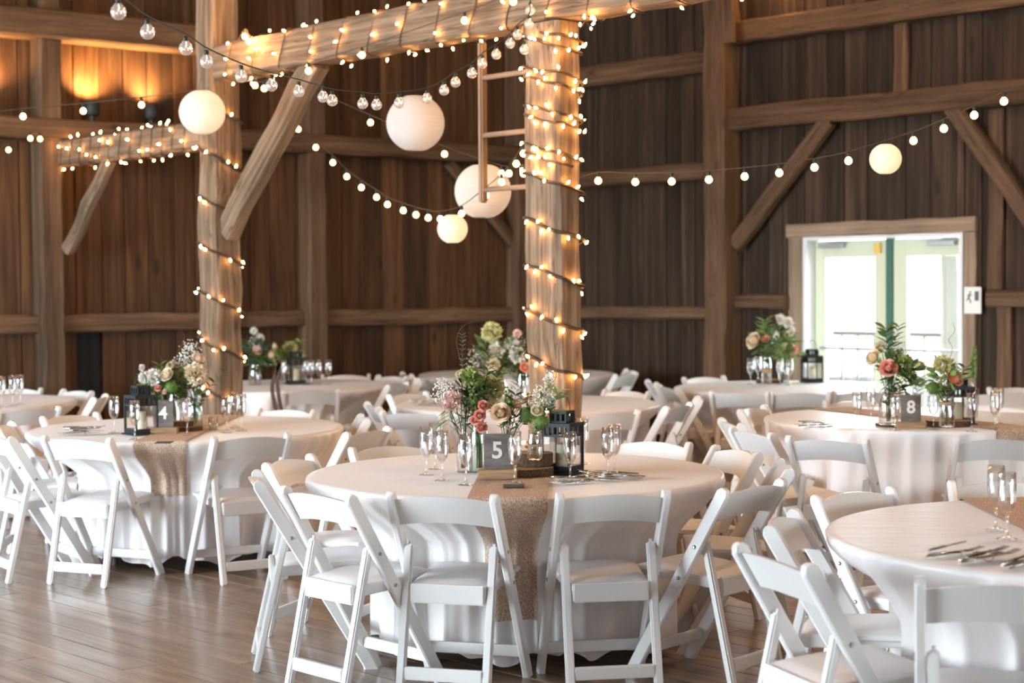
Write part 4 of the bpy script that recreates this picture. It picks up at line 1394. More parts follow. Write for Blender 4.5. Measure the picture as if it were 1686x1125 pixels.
# ------------------------------------------------------------------ flowers
def petal_patch(bm, m, w, l, cup, curl, mi=0, n=4):
    g = []
    for i in range(n + 1):
        r_ = []
        v = i / n
        ww = w * (0.45 + 0.75 * math.sin(PI * min(1, v * 0.75 + 0.12)))
        for j in range(n + 1):
            u = j / n * 2 - 1
            x = u * ww * (1 if i < n else 0.72)
            z = l * v - (0.12 * l * u * u if i == n else 0)
            y = -cup * u * u * (w) + curl * v ** 3 * l + 0.25 * l * math.sin(v * PI * 0.5) * 0.5
            r_.append(bm.verts.new(m @ Vector((x, y, z))))
        g.append(r_)
    for i in range(n):
        for j in range(n):
            bm.faces.new((g[i][j], g[i][j + 1], g[i + 1][j + 1], g[i + 1][j]))

def rose_bm(r, seed):
    """nested cupped petals, inner ones upright and furled, outer ones opening"""
    rr = random.Random(seed)
    bm = bmesh.new()
    lay = ((3, 0.26, 0.84, 62, -0.10, 0.0), (3, 0.34, 0.84, 62, -0.10, 0.0), (4, 0.43, 0.80, 54, -0.06, 0.0), (4, 0.54, 0.74, 54, 0.02, 0.0), (5, 0.64, 0.66, 48, 0.16, -0.06), (5, 0.78, 0.46, 44, 0.28, -0.14), (6, 0.86, 0.22, 40, 0.38, -0.2))
    nu, nv = 6, 5
    ico(bm, (0, 0, r * 0.22), r * 0.30, 2, None, (1, 1, 1.3))
    for k, (cnt, rad, top, span, flare, dz) in enumerate(lay):
        for i in range(cnt):
            a0 = 2 * PI * i / cnt + k * 1.1 + rr.uniform(-0.12, 0.12)
            sp_ = math.radians(span) * rr.uniform(0.95, 1.15)
            h = top * rr.uniform(0.93, 1.05)
            g = []
            for a in range(nv + 1):
                v = a / nv
                row_ = []
                for b in range(nu + 1):
                    u = b / nu * 2 - 1
                    edge = 1 - 0.30 * abs(u) ** 3
                    vv = v * edge
                    R_ = rad * (0.30 + 0.70 * math.sin(min(1, vv * 1.25) * PI / 2)) + flare * max(0, vv - 0.5) ** 1.4 * 2.4 + 0.03 * u
                    z = -0.72 + (h + 0.72) * vv - (0.25 * flare) * max(0, vv - 0.8) * 5 + dz * vv * 0.3
                    th = a0 + u * sp_ * (0.45 + 0.55 * math.sin(min(1, v * 1.4) * PI / 2))
                    row_.append(bm.verts.new((r * R_ * math.cos(th), r * R_ * math.sin(th), r * (z * 0.85))))
                g.append(row_)
            for a in range(nv):
                for b in range(nu):
                    bm.faces.new((g[a][b], g[a][b + 1], g[a + 1][b + 1], g[a + 1][b]))
    return bm

def fluffy_bm(r, seed, n=110, w=0.24):
    """carnation / hydrangea-like ball made of small petals"""
    rr = random.Random(seed)
    bm = bmesh.new()
    for i in range(n):
        z = 1 - 1.6 * (i + 0.5) / n
        a = i * 2.39996
        s = math.sqrt(max(0, 1 - z * z))
        d = Vector((s * math.cos(a), s * math.sin(a), z))
        q = d.to_track_quat('Z', 'Y').to_matrix().to_4x4()
        rad = r * rr.uniform(0.55, 0.8)
        m = Matrix.Translation(d * rad) @ q @ Matrix.Rotation(rr.uniform(0, 6.28), 4, 'Z') @ Matrix.Rotation(rr.uniform(0.3, 1.0), 4, 'X')
        petal_patch(bm, m, r * w, r * w * 1.7, 0.8, 0.6, n=2)
    return bm

def ball_bm(r, seed, n=260):
    rr = random.Random(seed)
    bm = bmesh.new()
    ico(bm, (0, 0, 0), r * 0.7, 2)
    for i in range(n):
        z = 1 - 2 * (i + 0.5) / n
        a = i * 2.39996
        s = math.sqrt(1 - z * z)
        d = Vector((s * math.cos(a), s * math.sin(a), z)) + Vector((rr.uniform(-.2, .2), rr.uniform(-.2, .2), rr.uniform(-.2, .2)))
        d.normalize()
        t = d.orthogonal().normalized() * r * 0.045
        b = d.cross(t).normalized() * r * 0.045
        e = d * r * rr.uniform(0.9, 1.12)
        base = d * r * 0.6
        v = [bm.verts.new(base + t), bm.verts.new(base - t * 0.5 + b), bm.verts.new(base - t * 0.5 - b), bm.verts.new(e)]
        for f in ((0, 1, 3), (1, 2, 3), (2, 0, 3)):
            bm.faces.new([v[k] for k in f])
    return bm

def leaf_mesh(l, w, mat, name='leaf', fold=0.25):
    bm = bmesh.new()
    n = 6
    L_ = []; R_ = []; M_ = []
    for i in range(n + 1):
        v = i / n
        ww = w / 2 * math.sin(PI * v ** 0.8) if 0 < i < n else 0.0006
        z = -0.18 * l * v * v
        M_.append(bm.verts.new((0, l * v, z)))
        L_.append(bm.verts.new((-ww, l * v, z + fold * ww)))
        R_.append(bm.verts.new((ww, l * v, z + fold * ww)))
    for i in range(n):
        bm.faces.new((L_[i], M_[i], M_[i + 1], L_[i + 1]))
        bm.faces.new((M_[i], R_[i], R_[i + 1], M_[i + 1]))
    return mesh_of(bm, name, mat, True)
LEAFM = {'leaf': leaf_mesh(0.045, 0.022, M_LEAF), 'dark': leaf_mesh(0.05, 0.017, M_LEAFD), 'light': leaf_mesh(0.05, 0.028, M_LEAFL), 'euc': leaf_mesh(0.028, 0.015, M_EUC), 'long': leaf_mesh(0.085, 0.014, M_LEAF), 'round': leaf_mesh(0.06, 0.055, M_LEAFL)}

def stem_pts(base, tip, bend=0.25):
    mid = base.lerp(tip, 0.5) + Vector((0, 0, (tip - base).length * bend * 0.3))
    mid.x = base.x + (tip.x - base.x) * 0.3
    mid.y = base.y + (tip.y - base.y) * 0.3
    return spline([base, mid, tip], 6)

VI = [0]
def foliage(label, v, px, py, R_, dy, n=46, lm='leaf', sc=1.0):
    """loose mass of cut greens: many small leaves on a few stems"""
    c = P(px, py, v.y + dy)
    base = Vector((v.x, v.y, v.z + 0.03))
    o = thing('cut_greens', label, 'greenery', Matrix.Translation(base), 'greenery of the centrepieces')
    I = W[o].inverted()
    bs = bmesh.new(); jm = bmesh.new()
    for k in range(n):
        d = Vector((random.gauss(0, 1), random.gauss(0, 1), random.gauss(0, 0.8))).normalized() * R_ * random.uniform(0.3, 1.0)
        q = c + d
        if k % 5 == 0:
            tube(bs, [I @ p for p in stem_pts(base, q)], 0.0014, 4)
        dirv = (d.normalized() + Vector((0, 0, 0.35))).normalized()
        m = Matrix.Translation(q) @ dirv.to_track_quat('Y', 'Z').to_matrix().to_4x4() @ Matrix.Rotation(random.uniform(-1.5, 1.5), 4, 'Y') @ Matrix.Scale(sc * random.uniform(0.7, 1.2), 4)
        vs0 = len(jm.verts)
        jm.from_mesh(LEAFM[lm]); jm.verts.ensure_lookup_table()
        bmesh.ops.transform(jm, matrix=I @ m, verts=jm.verts[vs0:])
    add('stems', mesh_of(bs, 'stems', M_STEM, True), None, o)
    q = add('leaves', mesh_of(jm, 'leaves', LEAFM[lm].materials[0], True), None, o); q['kind'] = 'stuff'
def flower(kind, col, px, py, r, v, dy, where, stem_mat=None, joined=False):
    """v = vase base point; dy = depth offset of the blossom from the vase; r radius in m"""
    VI[0] += 1
    tip = P(px, py, v.y + dy)
    bm = None
    base = Vector((v.x + random.uniform(-0.012, 0.012), v.y + random.uniform(-0.012, 0.012), v.z + 0.02))
    down = (tip - base); down.z = abs(down.z)
    face = (Vector(((tip.x - v.x) * 2.0, (tip.y - v.y) * 2.0 - 0.07, 0.10))).normalized()
    q = face.to_track_quat('Z', 'Y').to_matrix().to_4x4()
    NMS = {'rose': ('rose', 'rose'), 'carnation': ('carnation', 'carnation'), 'hydrangea': ('hydrangea', 'hydrangea'), 'ball': ('dianthus', 'dianthus ball'), 'spray': ('spray_rose', 'spray rose'), 'stock': ('stock_flower', 'stock flower')}
    nm, word = NMS[kind]
    colw = {'cream': 'cream', 'peach': 'peach', 'white': 'white', 'pink': 'pale pink', 'salmon': 'salmon pink', 'coral': 'coral', 'lime': 'lime green', 'yellow': 'yellow green', 'green': 'green'}[col]
    o = thing(nm, f'{colw} {word} {where}', 'flower', Matrix.Translation(tip) @ q, 'cut flowers of the centrepieces')
    if kind in ('rose', 'spray'):
        bm = rose_bm(r, VI[0]); mat = PET[col]
    elif kind == 'ball':
        bm = ball_bm(r, VI[0]); mat = M_BALL
    elif kind == 'carnation':
        bm = fluffy_bm(r, VI[0], 90, 0.3); mat = PET[col]
    elif kind == 'stock':
        bm = fluffy_bm(r * 0.8, VI[0], 60, 0.4); mat = PET[col]
        b2 = bmesh.new()
    else:
        bm = fluffy_bm(r, VI[0], 150, 0.2); mat = PET[col]
    add('blossom', mesh_of(bm, 'blossom', mat, True), None, o)
    bm = bmesh.new()
    tube(bm, [W[o].inverted() @ p for p in stem_pts(base, tip - face * r * 0.4)], 0.0022, 5)
    if kind in ('rose', 'spray'):
        lathe(bm, [(0, -r * 0.85), (r * 0.22, -r * 0.8), (r * 0.42, -r * 0.55), (r * 0.2, -r * 0.45)], 8)
    add('stem', mesh_of(bm, 'stem', M_STEM, True), None, o)
    return o

def sprig(name, label, v, tip, n, lm, sc=1.0, bend=0.3, pair=True, matS=None, part=False, start=0.35, mid=None):
    tip = Vector(tip)
    base = Vector((v.x + random.uniform(-0.01, 0.01), v.y + random.uniform(-0.01, 0.01), v.z + 0.02))
    pts = stem_pts(base, tip) if mid is None else spline([base] + mid + [tip], 8)
    o = thing(name, label, 'greenery', Matrix.Translation(base), 'greenery of the centrepieces')
    I = W[o].inverted()
    bm = bmesh.new(); tube(bm, [I @ p for p in pts], 0.0018, 5, 0.0008)
    add('stem', mesh_of(bm, 'stem', matS or M_STEM, True), None, o)
    N = len(pts) - 1
    jm = bmesh.new()
    for k in range(n):
        f = start + (1 - start) * (k + 0.5) / n
        x = f * N; i0 = min(int(x), N - 1)
        p = pts[i0].lerp(pts[i0 + 1], x - i0)
        t = (pts[i0 + 1] - pts[i0]).normalized()
        for s in ((-1, 1) if pair else ((-1) ** k,)):
            side = Vector((s * 1.0, random.uniform(-0.7, 0.5), 0)).normalized()
            d = (side + t * 0.7 + Vector((0, 0, 0.1))).normalized()
            m = Matrix.Translation(p) @ d.to_track_quat('Y', 'Z').to_matrix().to_4x4() @ Matrix.Rotation(random.uniform(-0.5, 0.5), 4, 'Y') @ Matrix.Scale(sc * random.uniform(0.8, 1.15), 4)
            if part:
                add('leaf', LEAFM[lm], m, o)
            else:
                vs0 = len(jm.verts)
                jm.from_mesh(LEAFM[lm])
                jm.verts.ensure_lookup_table()
                bmesh.ops.transform(jm, matrix=I @ m, verts=jm.verts[vs0:])
    if not part:
        oo = add('leaves', mesh_of(jm, 'leaves', LEAFM[lm].materials[0], True), None, o)
        oo['kind'] = 'stuff'
    else:
        jm.free()
    return o

def babys_breath(label, v, px, py, R, dy, n=130):
    c = P(px, py, v.y + dy)
    base = Vector((v.x, v.y, v.z + 0.02))
    o = thing('babys_breath', label, 'flower', Matrix.Translation(base), "sprays of baby's breath")
    I = W[o].inverted()
    bm = bmesh.new(); bs = bmesh.new()
    fork = base.lerp(c, 0.62)
    tube(bs, [I @ p for p in stem_pts(base, fork)], 0.0016, 5)
    for k in range(n):
        d = Vector((random.gauss(0, 1), random.gauss(0, 1), random.gauss(0, 1))).normalized() * R * random.uniform(0.35, 1.0)
        d.z *= 1.1
        ico(bm, I @ (c + d), random.uniform(0.0028, 0.0048), 1)
        if k % 6 == 0:
            tube(bs, [I @ fork, I @ (fork.lerp(c + d, 0.5) + Vector((0, 0, 0.006))), I @ (c + d)], 0.0006, 3)
    q = add('tiny_blossoms', mesh_of(bm, 'tiny_blossoms', PET['white'], True), None, o); q['kind'] = 'stuff'
    add('stems', mesh_of(bs, 'stems', M_STEM), None, o)

def bells(label, v, px, py, dy, ln=0.14, r=0.012):
    """stalk crowded with pale green cups"""
    tip = P(px, py, v.y + dy)
    base = Vector((v.x, v.y, v.z + 0.02))
    pts = stem_pts(base, tip)
    o = thing('bells_of_ireland', label, 'flower', Matrix.Translation(base), 'green bell flower stalks')
    I = W[o].inverted()
    bs = bmesh.new(); tube(bs, [I @ p for p in pts], 0.002, 5)
    add('stem', mesh_of(bs, 'stem', M_STEM, True), None, o)
    bm = bmesh.new()
    d = (tip - pts[len(pts) // 2]).normalized()
    n = int(ln / 0.017)
    for k in range(n):
        p = tip - d * (ln * k / n)
        for s in range(3):
            a = k * 1.1 + s * 2.09
            u = Vector((math.cos(a), math.sin(a), 0.35)).normalized()
            m = Matrix.Translation(I @ (p + u * r * 0.9)) @ u.to_track_quat('Z', 'Y').to_matrix().to_4x4()
            rr = r * (0.45 + 0.55 * min(1, k / (n * 0.5)))
            lathe(bm, [(0, -rr * 0.7), (rr * 0.5, -rr * 0.2), (rr, rr * 0.7)], 7, m)
    q = add('bells', mesh_of(bm, 'bells', M_LEAFL, True), None, o); q['kind'] = 'stuff'

def twig(label, v, pxs, dy):
    base = Vector((v.x, v.y, v.z + 0.05))
    pts = [base] + [P(x, y, v.y + dy * (i + 1) / len(pxs)) for i, (x, y) in enumerate(pxs)]
    bm = bmesh.new(); tube(bm, spline(pts, 6), 0.0018, 5, 0.0008)
    tag(add('curly_twig', mesh_of(bm, 'curly_twig', M_TWIG, True), Matrix()), label, 'twig', 'curly willow twigs')

rs = 1 / 374.0   # metres per pixel at table five
# table five
flower('rose', 'peach', 824, 680, 0.040, v5c, -0.07, 'facing viewer above the number 5 sign')
flower('rose', 'peach', 875, 664, 0.028, v5c, 0.02, 'right of the dianthus ball, table five')
flower('rose', 'cream', 884, 676, 0.024, v5d, -0.04, 'low at right of table five bouquet')
flower('rose', 'peach', 850, 666, 0.026, v5c, 0.01, 'behind the dark sprig, table five')
flower('ball', 'green', 868, 684, 0.044, v5c, -0.05, 'at right front of table five bouquet')
flower('ball', 'green', 892, 694, 0.036, v5d, -0.03, 'just left of the lantern on table five')
flower('ball', 'green', 787, 628, 0.036, v5b, -0.03, 'upper left of table five bouquet')
flower('spray', 'salmon', 796, 668, 0.022, v5b, -0.08, 'top one of the cluster left of the big peach rose')
flower('spray', 'salmon', 790, 684, 0.024, v5b, -0.10, 'middle one of the cluster, table five')
flower('spray', 'salmon', 782, 692, 0.020, v5b, -0.09, 'leftmost one of the cluster, table five')
flower('spray', 'salmon', 793, 704, 0.023, v5b, -0.09, 'lowest one, just left above number 5 sign')
flower('carnation', 'pink', 746, 658, 0.034, v5a, -0.05, 'at left of table five bouquet')
flower('carnation', 'pink', 738, 670, 0.02, v5a, -0.06, 'lowest left in table five bouquet')
flower('rose', 'cream', 760, 616, 0.026, v5a, 0.0, 'highest left in table five bouquet')
flower('hydrangea', 'yellow', 812, 640, 0.052, v5b, 0.05, 'tall in the middle of table five bouquet')
flower('hydrangea', 'cream', 800, 660, 0.04, v5b, 0.02, 'low middle of table five bouquet, behind salmon cluster')
flower('carnation', 'lime', 775, 620, 0.036, v5b, -0.02, 'above the salmon cluster, table five')
flower('carnation', 'white', 905, 660, 0.022, v5d, 0.03, 'at upper right of table five bouquet')
babys_breath("white baby's breath spray at far left of table five bouquet", v5a, 733, 646, 0.065, -0.02, 190)
babys_breath("white baby's breath spray behind lantern on table five", v5d, 893, 655, 0.06, 0.03, 150)
babys_breath("small baby's breath spray reaching over the lantern, table five", v5d, 905, 626, 0.04, 0.06, 60)
bells('pale green bell flower stalk left of the peach rose', v5b, 776, 640, -0.06, 0.14)
bells('pale green bell flower stalk above the big peach rose', v5c, 838, 640, -0.02, 0.12)
bells('pale green bell flower stalk at middle back of table five', v5b, 800, 622, 0.02, 0.12)
sprig('leaf_sprig', 'dark leaf sprig standing tall over table five flowers', v5b, P(806, 586, v5b.y), 5, 'leaf', 1.2, part=True, start=0.72)
sprig('leaf_sprig', 'broad green leaf sprig at centre of table five flowers', v5b, P(822, 612, v5b.y - 0.01), 4, 'leaf', 1.3, part=True, start=0.7)
sprig('leaf_sprig', 'nearly black leaf sprig right of big peach rose', v5c, P(856, 628, v5c.y - 0.06), 8, 'dark', 0.95, part=True, start=0.45)
sprig('leaf_sprig', 'dark low leaf sprig above number 5 sign', v5c, P(838, 676, v5c.y - 0.07), 5, 'dark', 0.9, part=True, start=0.5)
sprig('leaf_sprig', 'drooping narrow leaves at left of table five', v5a, P(736, 700, v5a.y - 0.05), 5, 'long', 1.0, part=True, start=0.6, mid=[P(764, 668, v5a.y - 0.02), P(748, 672, v5a.y - 0.04)])
sprig('leaf_sprig', 'narrow drooping leaves over the clear bottle', v5a, P(764, 700, v5a.y - 0.06), 5, 'long', 0.9, part=True, start=0.6, mid=[P(770, 660, v5a.y - 0.02), P(776, 668, v5a.y - 0.05)])
sprig('eucalyptus_stem', 'slender grey green eucalyptus stem rising left of table five flowers', v5a, P(761, 550, v5a.y), 9, 'euc', 0.8, part=True, start=0.62)
sprig('leaf_sprig', 'rounded bright leaves behind the lantern handle', v5d, P(920, 645, v5d.y + 0.08), 2, 'round', 1.2, part=True, start=0.7)
sprig('leaf_sprig', 'green leaves low behind salmon roses, table five', v5b, P(778, 668, v5b.y + 0.01), 6, 'leaf', 1.2, start=0.4)
sprig('leaf_sprig', 'green leaves at right middle of table five bouquet', v5c, P(866, 650, v5c.y + 0.04), 7, 'leaf', 1.1, start=0.4)
sprig('leaf_sprig', 'light green leaves by small mason jar', v5d, P(884, 690, v5d.y - 0.01), 5, 'light', 0.8, start=0.4)
sprig('leaf_sprig', 'dark green leaves at left of table five bouquet', v5a, P(770, 640, v5a.y), 7, 'dark', 1.2, start=0.4)
sprig('leaf_sprig', 'fresh leaves between the yellow hydrangea and rose', v5c, P(812, 664, v5c.y), 7, 'light', 0.8, start=0.5)
twig('long curly brown twig arching left above table five', v5a, [(768, 640), (756, 585), (752, 560), (762, 538), (790, 526)], 0.0)
twig('curly twig reaching right over the lantern on table five', v5d, [(892, 660), (905, 635), (915, 622), (914, 600)], 0.03)
foliage('loose green leaves behind the salmon spray roses', v5b, 782, 652, 0.06, 0.02, 60, 'leaf', 0.9)
foliage('light green leaves high at centre of table five bouquet', v5b, 800, 632, 0.06, 0.09, 40, 'light', 0.8)
foliage('dark green leaves low above the number five sign', v5c, 846, 692, 0.045, -0.01, 40, 'dark', 0.8)
foliage('green leaves above the small mason jar, table five', v5d, 890, 676, 0.05, 0.02, 45, 'leaf', 0.8)
foliage('dark green leaves at left of clear bottle, table five', v5a, 768, 650, 0.06, 0.02, 45, 'dark', 1.0)
foliage('green leaves under the huge cream bloom on table four', v4b, 312, 646, 0.08, 0.0, 60, 'leaf', 1.1)
foliage('green leaves at centre of table four bouquet', v4a, 284, 625, 0.09, 0.02, 70, 'leaf', 1.1)
foliage('bright leaves at left of table four bouquet', v4c, 256, 640, 0.07, 0.0, 50, 'light', 1.0)
foliage('green leaves around the salmon rose on table eight', v8a, 1480, 615, 0.12, 0.02, 90, 'leaf', 1.3)
foliage('green leaves on the jar right of numeral eight', v8c, 1553, 622, 0.09, 0.01, 60, 'light', 1.1)
foliage('green leaves around the blooms on the door table', vDa, 1268, 560, 0.15, 0.02, 90, 'leaf', 1.5)
foliage('light leaves at right of the door table bouquet', vDb, 1294, 575, 0.12, 0.02, 70, 'light', 1.4)
foliage('green leaves beyond table five, left mass', vMa, 808, 585, 0.14, 0.04, 90, 'leaf', 1.5)
foliage('green leaves beyond table five beside the post', vMb, 850, 588, 0.13, 0.04, 90, 'leaf', 1.4)
foliage('green leaves in wide vase on the back left table', vBa, 424, 582, 0.12, 0.02, 70, 'dark', 1.6)
foliage('light leaves around yellow bloom on the back left table', vBb, 474, 590, 0.12, 0.02, 70, 'light', 1.4)
# table four
flower('hydrangea', 'cream', 320, 616, 0.066, v4b, -0.05, 'huge at right of table four bouquet')
flower('rose', 'peach', 326, 590, 0.036, v4b, 0.0, 'above the huge cream bloom on table four')
flower('rose', 'cream', 274, 617, 0.038, v4a, -0.04, 'at centre of table four bouquet')
flower('rose', 'cream', 281, 602, 0.028, v4a, 0.0, 'top centre of table four bouquet')
flower('carnation', 'white', 252, 622, 0.045, v4c, -0.03, 'left side of table four bouquet')
flower('carnation', 'white', 238, 622, 0.03, v4c, -0.03, 'far left of table four bouquet')
flower('stock', 'white', 234, 606, 0.02, v4c, -0.02, 'at upper left tip of table four bouquet')
flower('spray', 'salmon', 260, 639, 0.02, v4c, -0.05, 'small above lantern on table four')
flower('spray', 'pink', 271, 645, 0.016, v4a, -0.05, 'small above number 4 sign')
flower('ball', 'green', 283, 638, 0.05, v4a, -0.03, 'low centre of table four bouquet')
flower('ball', 'green', 300, 648, 0.045, v4b, -0.03, 'low right of table four bouquet')
babys_breath("baby's breath spray at top of table four bouquet", v4b, 312, 580, 0.07, 0.0, 150)
babys_breath("baby's breath spray leaning left of peach rose, table four", v4b, 300, 598, 0.06, 0.0, 100)
sprig('leaf_sprig', 'green leaf sprig at upper left of table four bouquet', v4c, P(262, 600, v4c.y), 6, 'leaf', 1.3, start=0.4)
sprig('leaf_sprig', 'green leaf sprig filling middle of table four bouquet', v4a, P(296, 612, v4a.y), 7, 'leaf', 1.3, start=0.4)
sprig('leaf_sprig', 'bright leaf sprig low left on table four', v4c, P(240, 645, v4c.y - 0.04), 6, 'light', 1.2, start=0.4)
sprig('leaf_sprig', 'dark sprig pointing right across the post, table four', v4b, P(372, 612, v4b.y), 6, 'dark', 1.2, start=0.5)
sprig('leaf_sprig', 'dark leaves under the huge cream bloom', v4b, P(334, 648, v4b.y), 6, 'leaf', 1.3, start=0.35)
sprig('eucalyptus_stem', 'grey green eucalyptus stem behind post, table four', v4b, P(330, 545, v4b.y + 0.02), 7, 'euc', 1.1, start=0.6)
twig('thin twig standing left on table four bouquet', v4c, [(262, 620), (268, 600), (260, 582)], 0.0)
twig('thin twig arching over table four bouquet', v4a, [(288, 600), (303, 560), (300, 548), (286, 535)], 0.0)
# table eight
flower('rose', 'cream', 1437, 589, 0.044, v8a, -0.02, 'at left top of table eight bouquet')
flower('rose', 'salmon', 1463, 606, 0.046, v8a, -0.07, 'at front of table eight bouquet')
flower('rose', 'yellow', 1513, 602, 0.038, v8b, 0.0, 'in the slim bottle behind number 8')
flower('hydrangea', 'yellow', 1552, 600, 0.05, v8c, -0.02, 'on jar right of number 8 sign')
flower('rose', 'coral', 1572, 623, 0.046, v8c, -0.02, 'beside the lantern on table eight')
flower('ball', 'green', 1537, 640, 0.042, v8c, -0.03, 'low left over jar on table eight')
flower('carnation', 'lime', 1486, 602, 0.055, v8a, 0.0, 'at right of the salmon rose, table eight')
flower('stock', 'cream', 1450, 572, 0.035, v8a, 0.03, 'behind the cream rose, table eight')
sprig('leaf_sprig', 'tall broad leaf sprig at top of table eight bouquet', v8a, P(1458, 540, v8a.y + 0.02), 6, 'leaf', 1.8, start=0.6)
sprig('leaf_sprig', 'dark tall sprig beside mullion over table eight', v8a, P(1480, 536, v8a.y), 6, 'leaf', 1.3, start=0.6)
sprig('leaf_sprig', 'green leaves right of salmon rose, table eight', v8a, P(1496, 625, v8a.y - 0.02), 7, 'leaf', 1.6, start=0.4)
sprig('leaf_sprig', 'green leaves under salmon rose, table eight', v8a, P(1470, 635, v8a.y - 0.05), 6, 'leaf', 1.6, start=0.3)
sprig('leaf_sprig', 'leaves on the slim bottle stem, table eight', v8b, P(1515, 622, v8b.y), 5, 'light', 1.2, start=0.4)
sprig('leaf_sprig', 'leaf sprig at right of coral rose, table eight', v8c, P(1590, 604, v8c.y), 5, 'leaf', 1.3, start=0.5)
sprig('leaf_sprig', 'green leaves under yellow hydrangea, table eight', v8c, P(1548, 625, v8c.y), 6, 'light', 1.3, start=0.4)
bells('pale green bell flower stalk at right end of table eight', v8d, 1604, 572, 0.0, 0.20, 0.013)
babys_breath("baby's breath spray on table eight bouquet", v8a, 1478, 575, 0.07, 0.03, 110)
twig('curly twig above coral rose, table eight', v8c, [(1560, 610), (1568, 575), (1562, 560), (1572, 545), (1568, 530)], 0.0)
# door table
flower('rose', 'cream', 1240, 561, 0.062, vDa, -0.03, 'large at left on the door table')
flower('rose', 'coral', 1260, 558, 0.03, vDa, -0.04, 'beside large cream rose, door table')
flower('rose', 'white', 1276, 551, 0.04, vDa, 0.0, 'near top of door table bouquet')
flower('rose', 'salmon', 1309, 575, 0.034, vDb, -0.03, 'at right on the door table')
flower('carnation', 'yellow', 1285, 572, 0.05, vDb, -0.03, 'middle of door table bouquet')
flower('ball', 'green', 1290, 585, 0.055, vDb, -0.05, 'low on the door table')
flower('stock', 'white', 1284, 526, 0.04, vDa, 0.0, 'at top of door table bouquet')
flower('stock', 'white', 1297, 532, 0.045, vDb, 0.0, 'at top right of door table bouquet')
flower('stock', 'white', 1301, 545, 0.04, vDb, 0.0, 'under the top right one, door table')
sprig('leaf_sprig', 'bright leaf sprig at top left, door table', vDa, P(1258, 528, vDa.y), 6, 'light', 1.9, start=0.45)
sprig('leaf_sprig', 'green leaves filling door table bouquet', vDa, P(1266, 548, vDa.y + 0.02), 7, 'leaf', 2.0, start=0.35)
sprig('leaf_sprig', 'green leaves at right of door table bouquet', vDb, P(1302, 560, vDb.y), 7, 'leaf', 1.8, start=0.35)
twig('thin twig above door table bouquet', vDa, [(1258, 560), (1256, 530), (1250, 498), (1246, 488)], 0.0)
# table beyond table five
flower('hydrangea', 'yellow', 810, 548, 0.075, vMa, 0.0, 'highest, beyond table five')
flower('carnation', 'white', 818, 576, 0.05, vMa, -0.02, 'beyond table five, under the highest bloom')
flower('rose', 'coral', 865, 605, 0.036, vMb, -0.06, 'just left of the thick post')
flower('carnation', 'white', 852, 585, 0.05, vMb, -0.02, 'above the coral rose by thick post')
flower('stock', 'white', 842, 566, 0.045, vMb, 0.0, 'upper right beyond table five')
flower('stock', 'pink', 852, 550, 0.03, vMb, 0.0, 'tip beside the thick post')
flower('hydrangea', 'cream', 812, 600, 0.05, vMa, -0.03, 'low beyond table five')
babys_breath("baby's breath spray at left beyond table five", vMa, 786, 592, 0.10, 0.0, 160)
babys_breath("baby's breath spray by the thick post beyond table five", vMb, 848, 572, 0.09, 0.0, 130)
sprig('leaf_sprig', 'green leaves at left beyond table five', vMa, P(800, 580, vMa.y), 7, 'leaf', 1.8, start=0.3)
sprig('leaf_sprig', 'light leaves at middle beyond table five', vMa, P(826, 570, vMa.y), 7, 'light', 1.6, start=0.3)
sprig('leaf_sprig', 'green leaves beside the thick post', vMb, P(858, 575, vMb.y), 8, 'leaf', 1.8, start=0.3)
sprig('leaf_sprig', 'dark leaves under the coral rose', vMb, P(846, 606, vMb.y), 7, 'leaf', 1.6, start=0.3)
# back left table
flower('rose', 'white', 429, 555, 0.034, vBa, 0.0, 'upper one on the back left table')
flower('rose', 'pink', 424, 577, 0.036, vBa, -0.04, 'lower one on the back left table')
flower('rose', 'peach', 446, 585, 0.036, vBa, 0.0, 'leaning right on the back left table')
flower('stock', 'white', 418, 545, 0.03, vBa, 0.0, 'at top left of back left table bouquet')
flower('hydrangea', 'yellow', 478, 574, 0.06, vBb, 0.0, 'behind the lantern, back left table')
flower('rose', 'cream', 452, 570, 0.028, vBa, 0.0, 'between the bouquets, back left table')
sprig('leaf_sprig', 'green leaves in wide vase, back left table', vBa, P(412, 565, vBa.y), 7, 'leaf', 1.9, start=0.35)
sprig('leaf_sprig', 'dark leaves low in wide vase, back left table', vBa, P(430, 590, vBa.y), 7, 'leaf', 1.8, start=0.3)
sprig('leaf_sprig', 'light leaves behind lantern, back left table', vBb, P(466, 580, vBb.y), 7, 'light', 1.6, start=0.3)
sprig('leaf_sprig', 'pointed leaves right of yellow hydrangea, back left table', vBb, P(494, 562, vBb.y), 4, 'light', 1.4, start=0.6)
babys_breath("baby's breath spray on the back left table", vBa, 420, 562, 0.08, 0.0, 90)
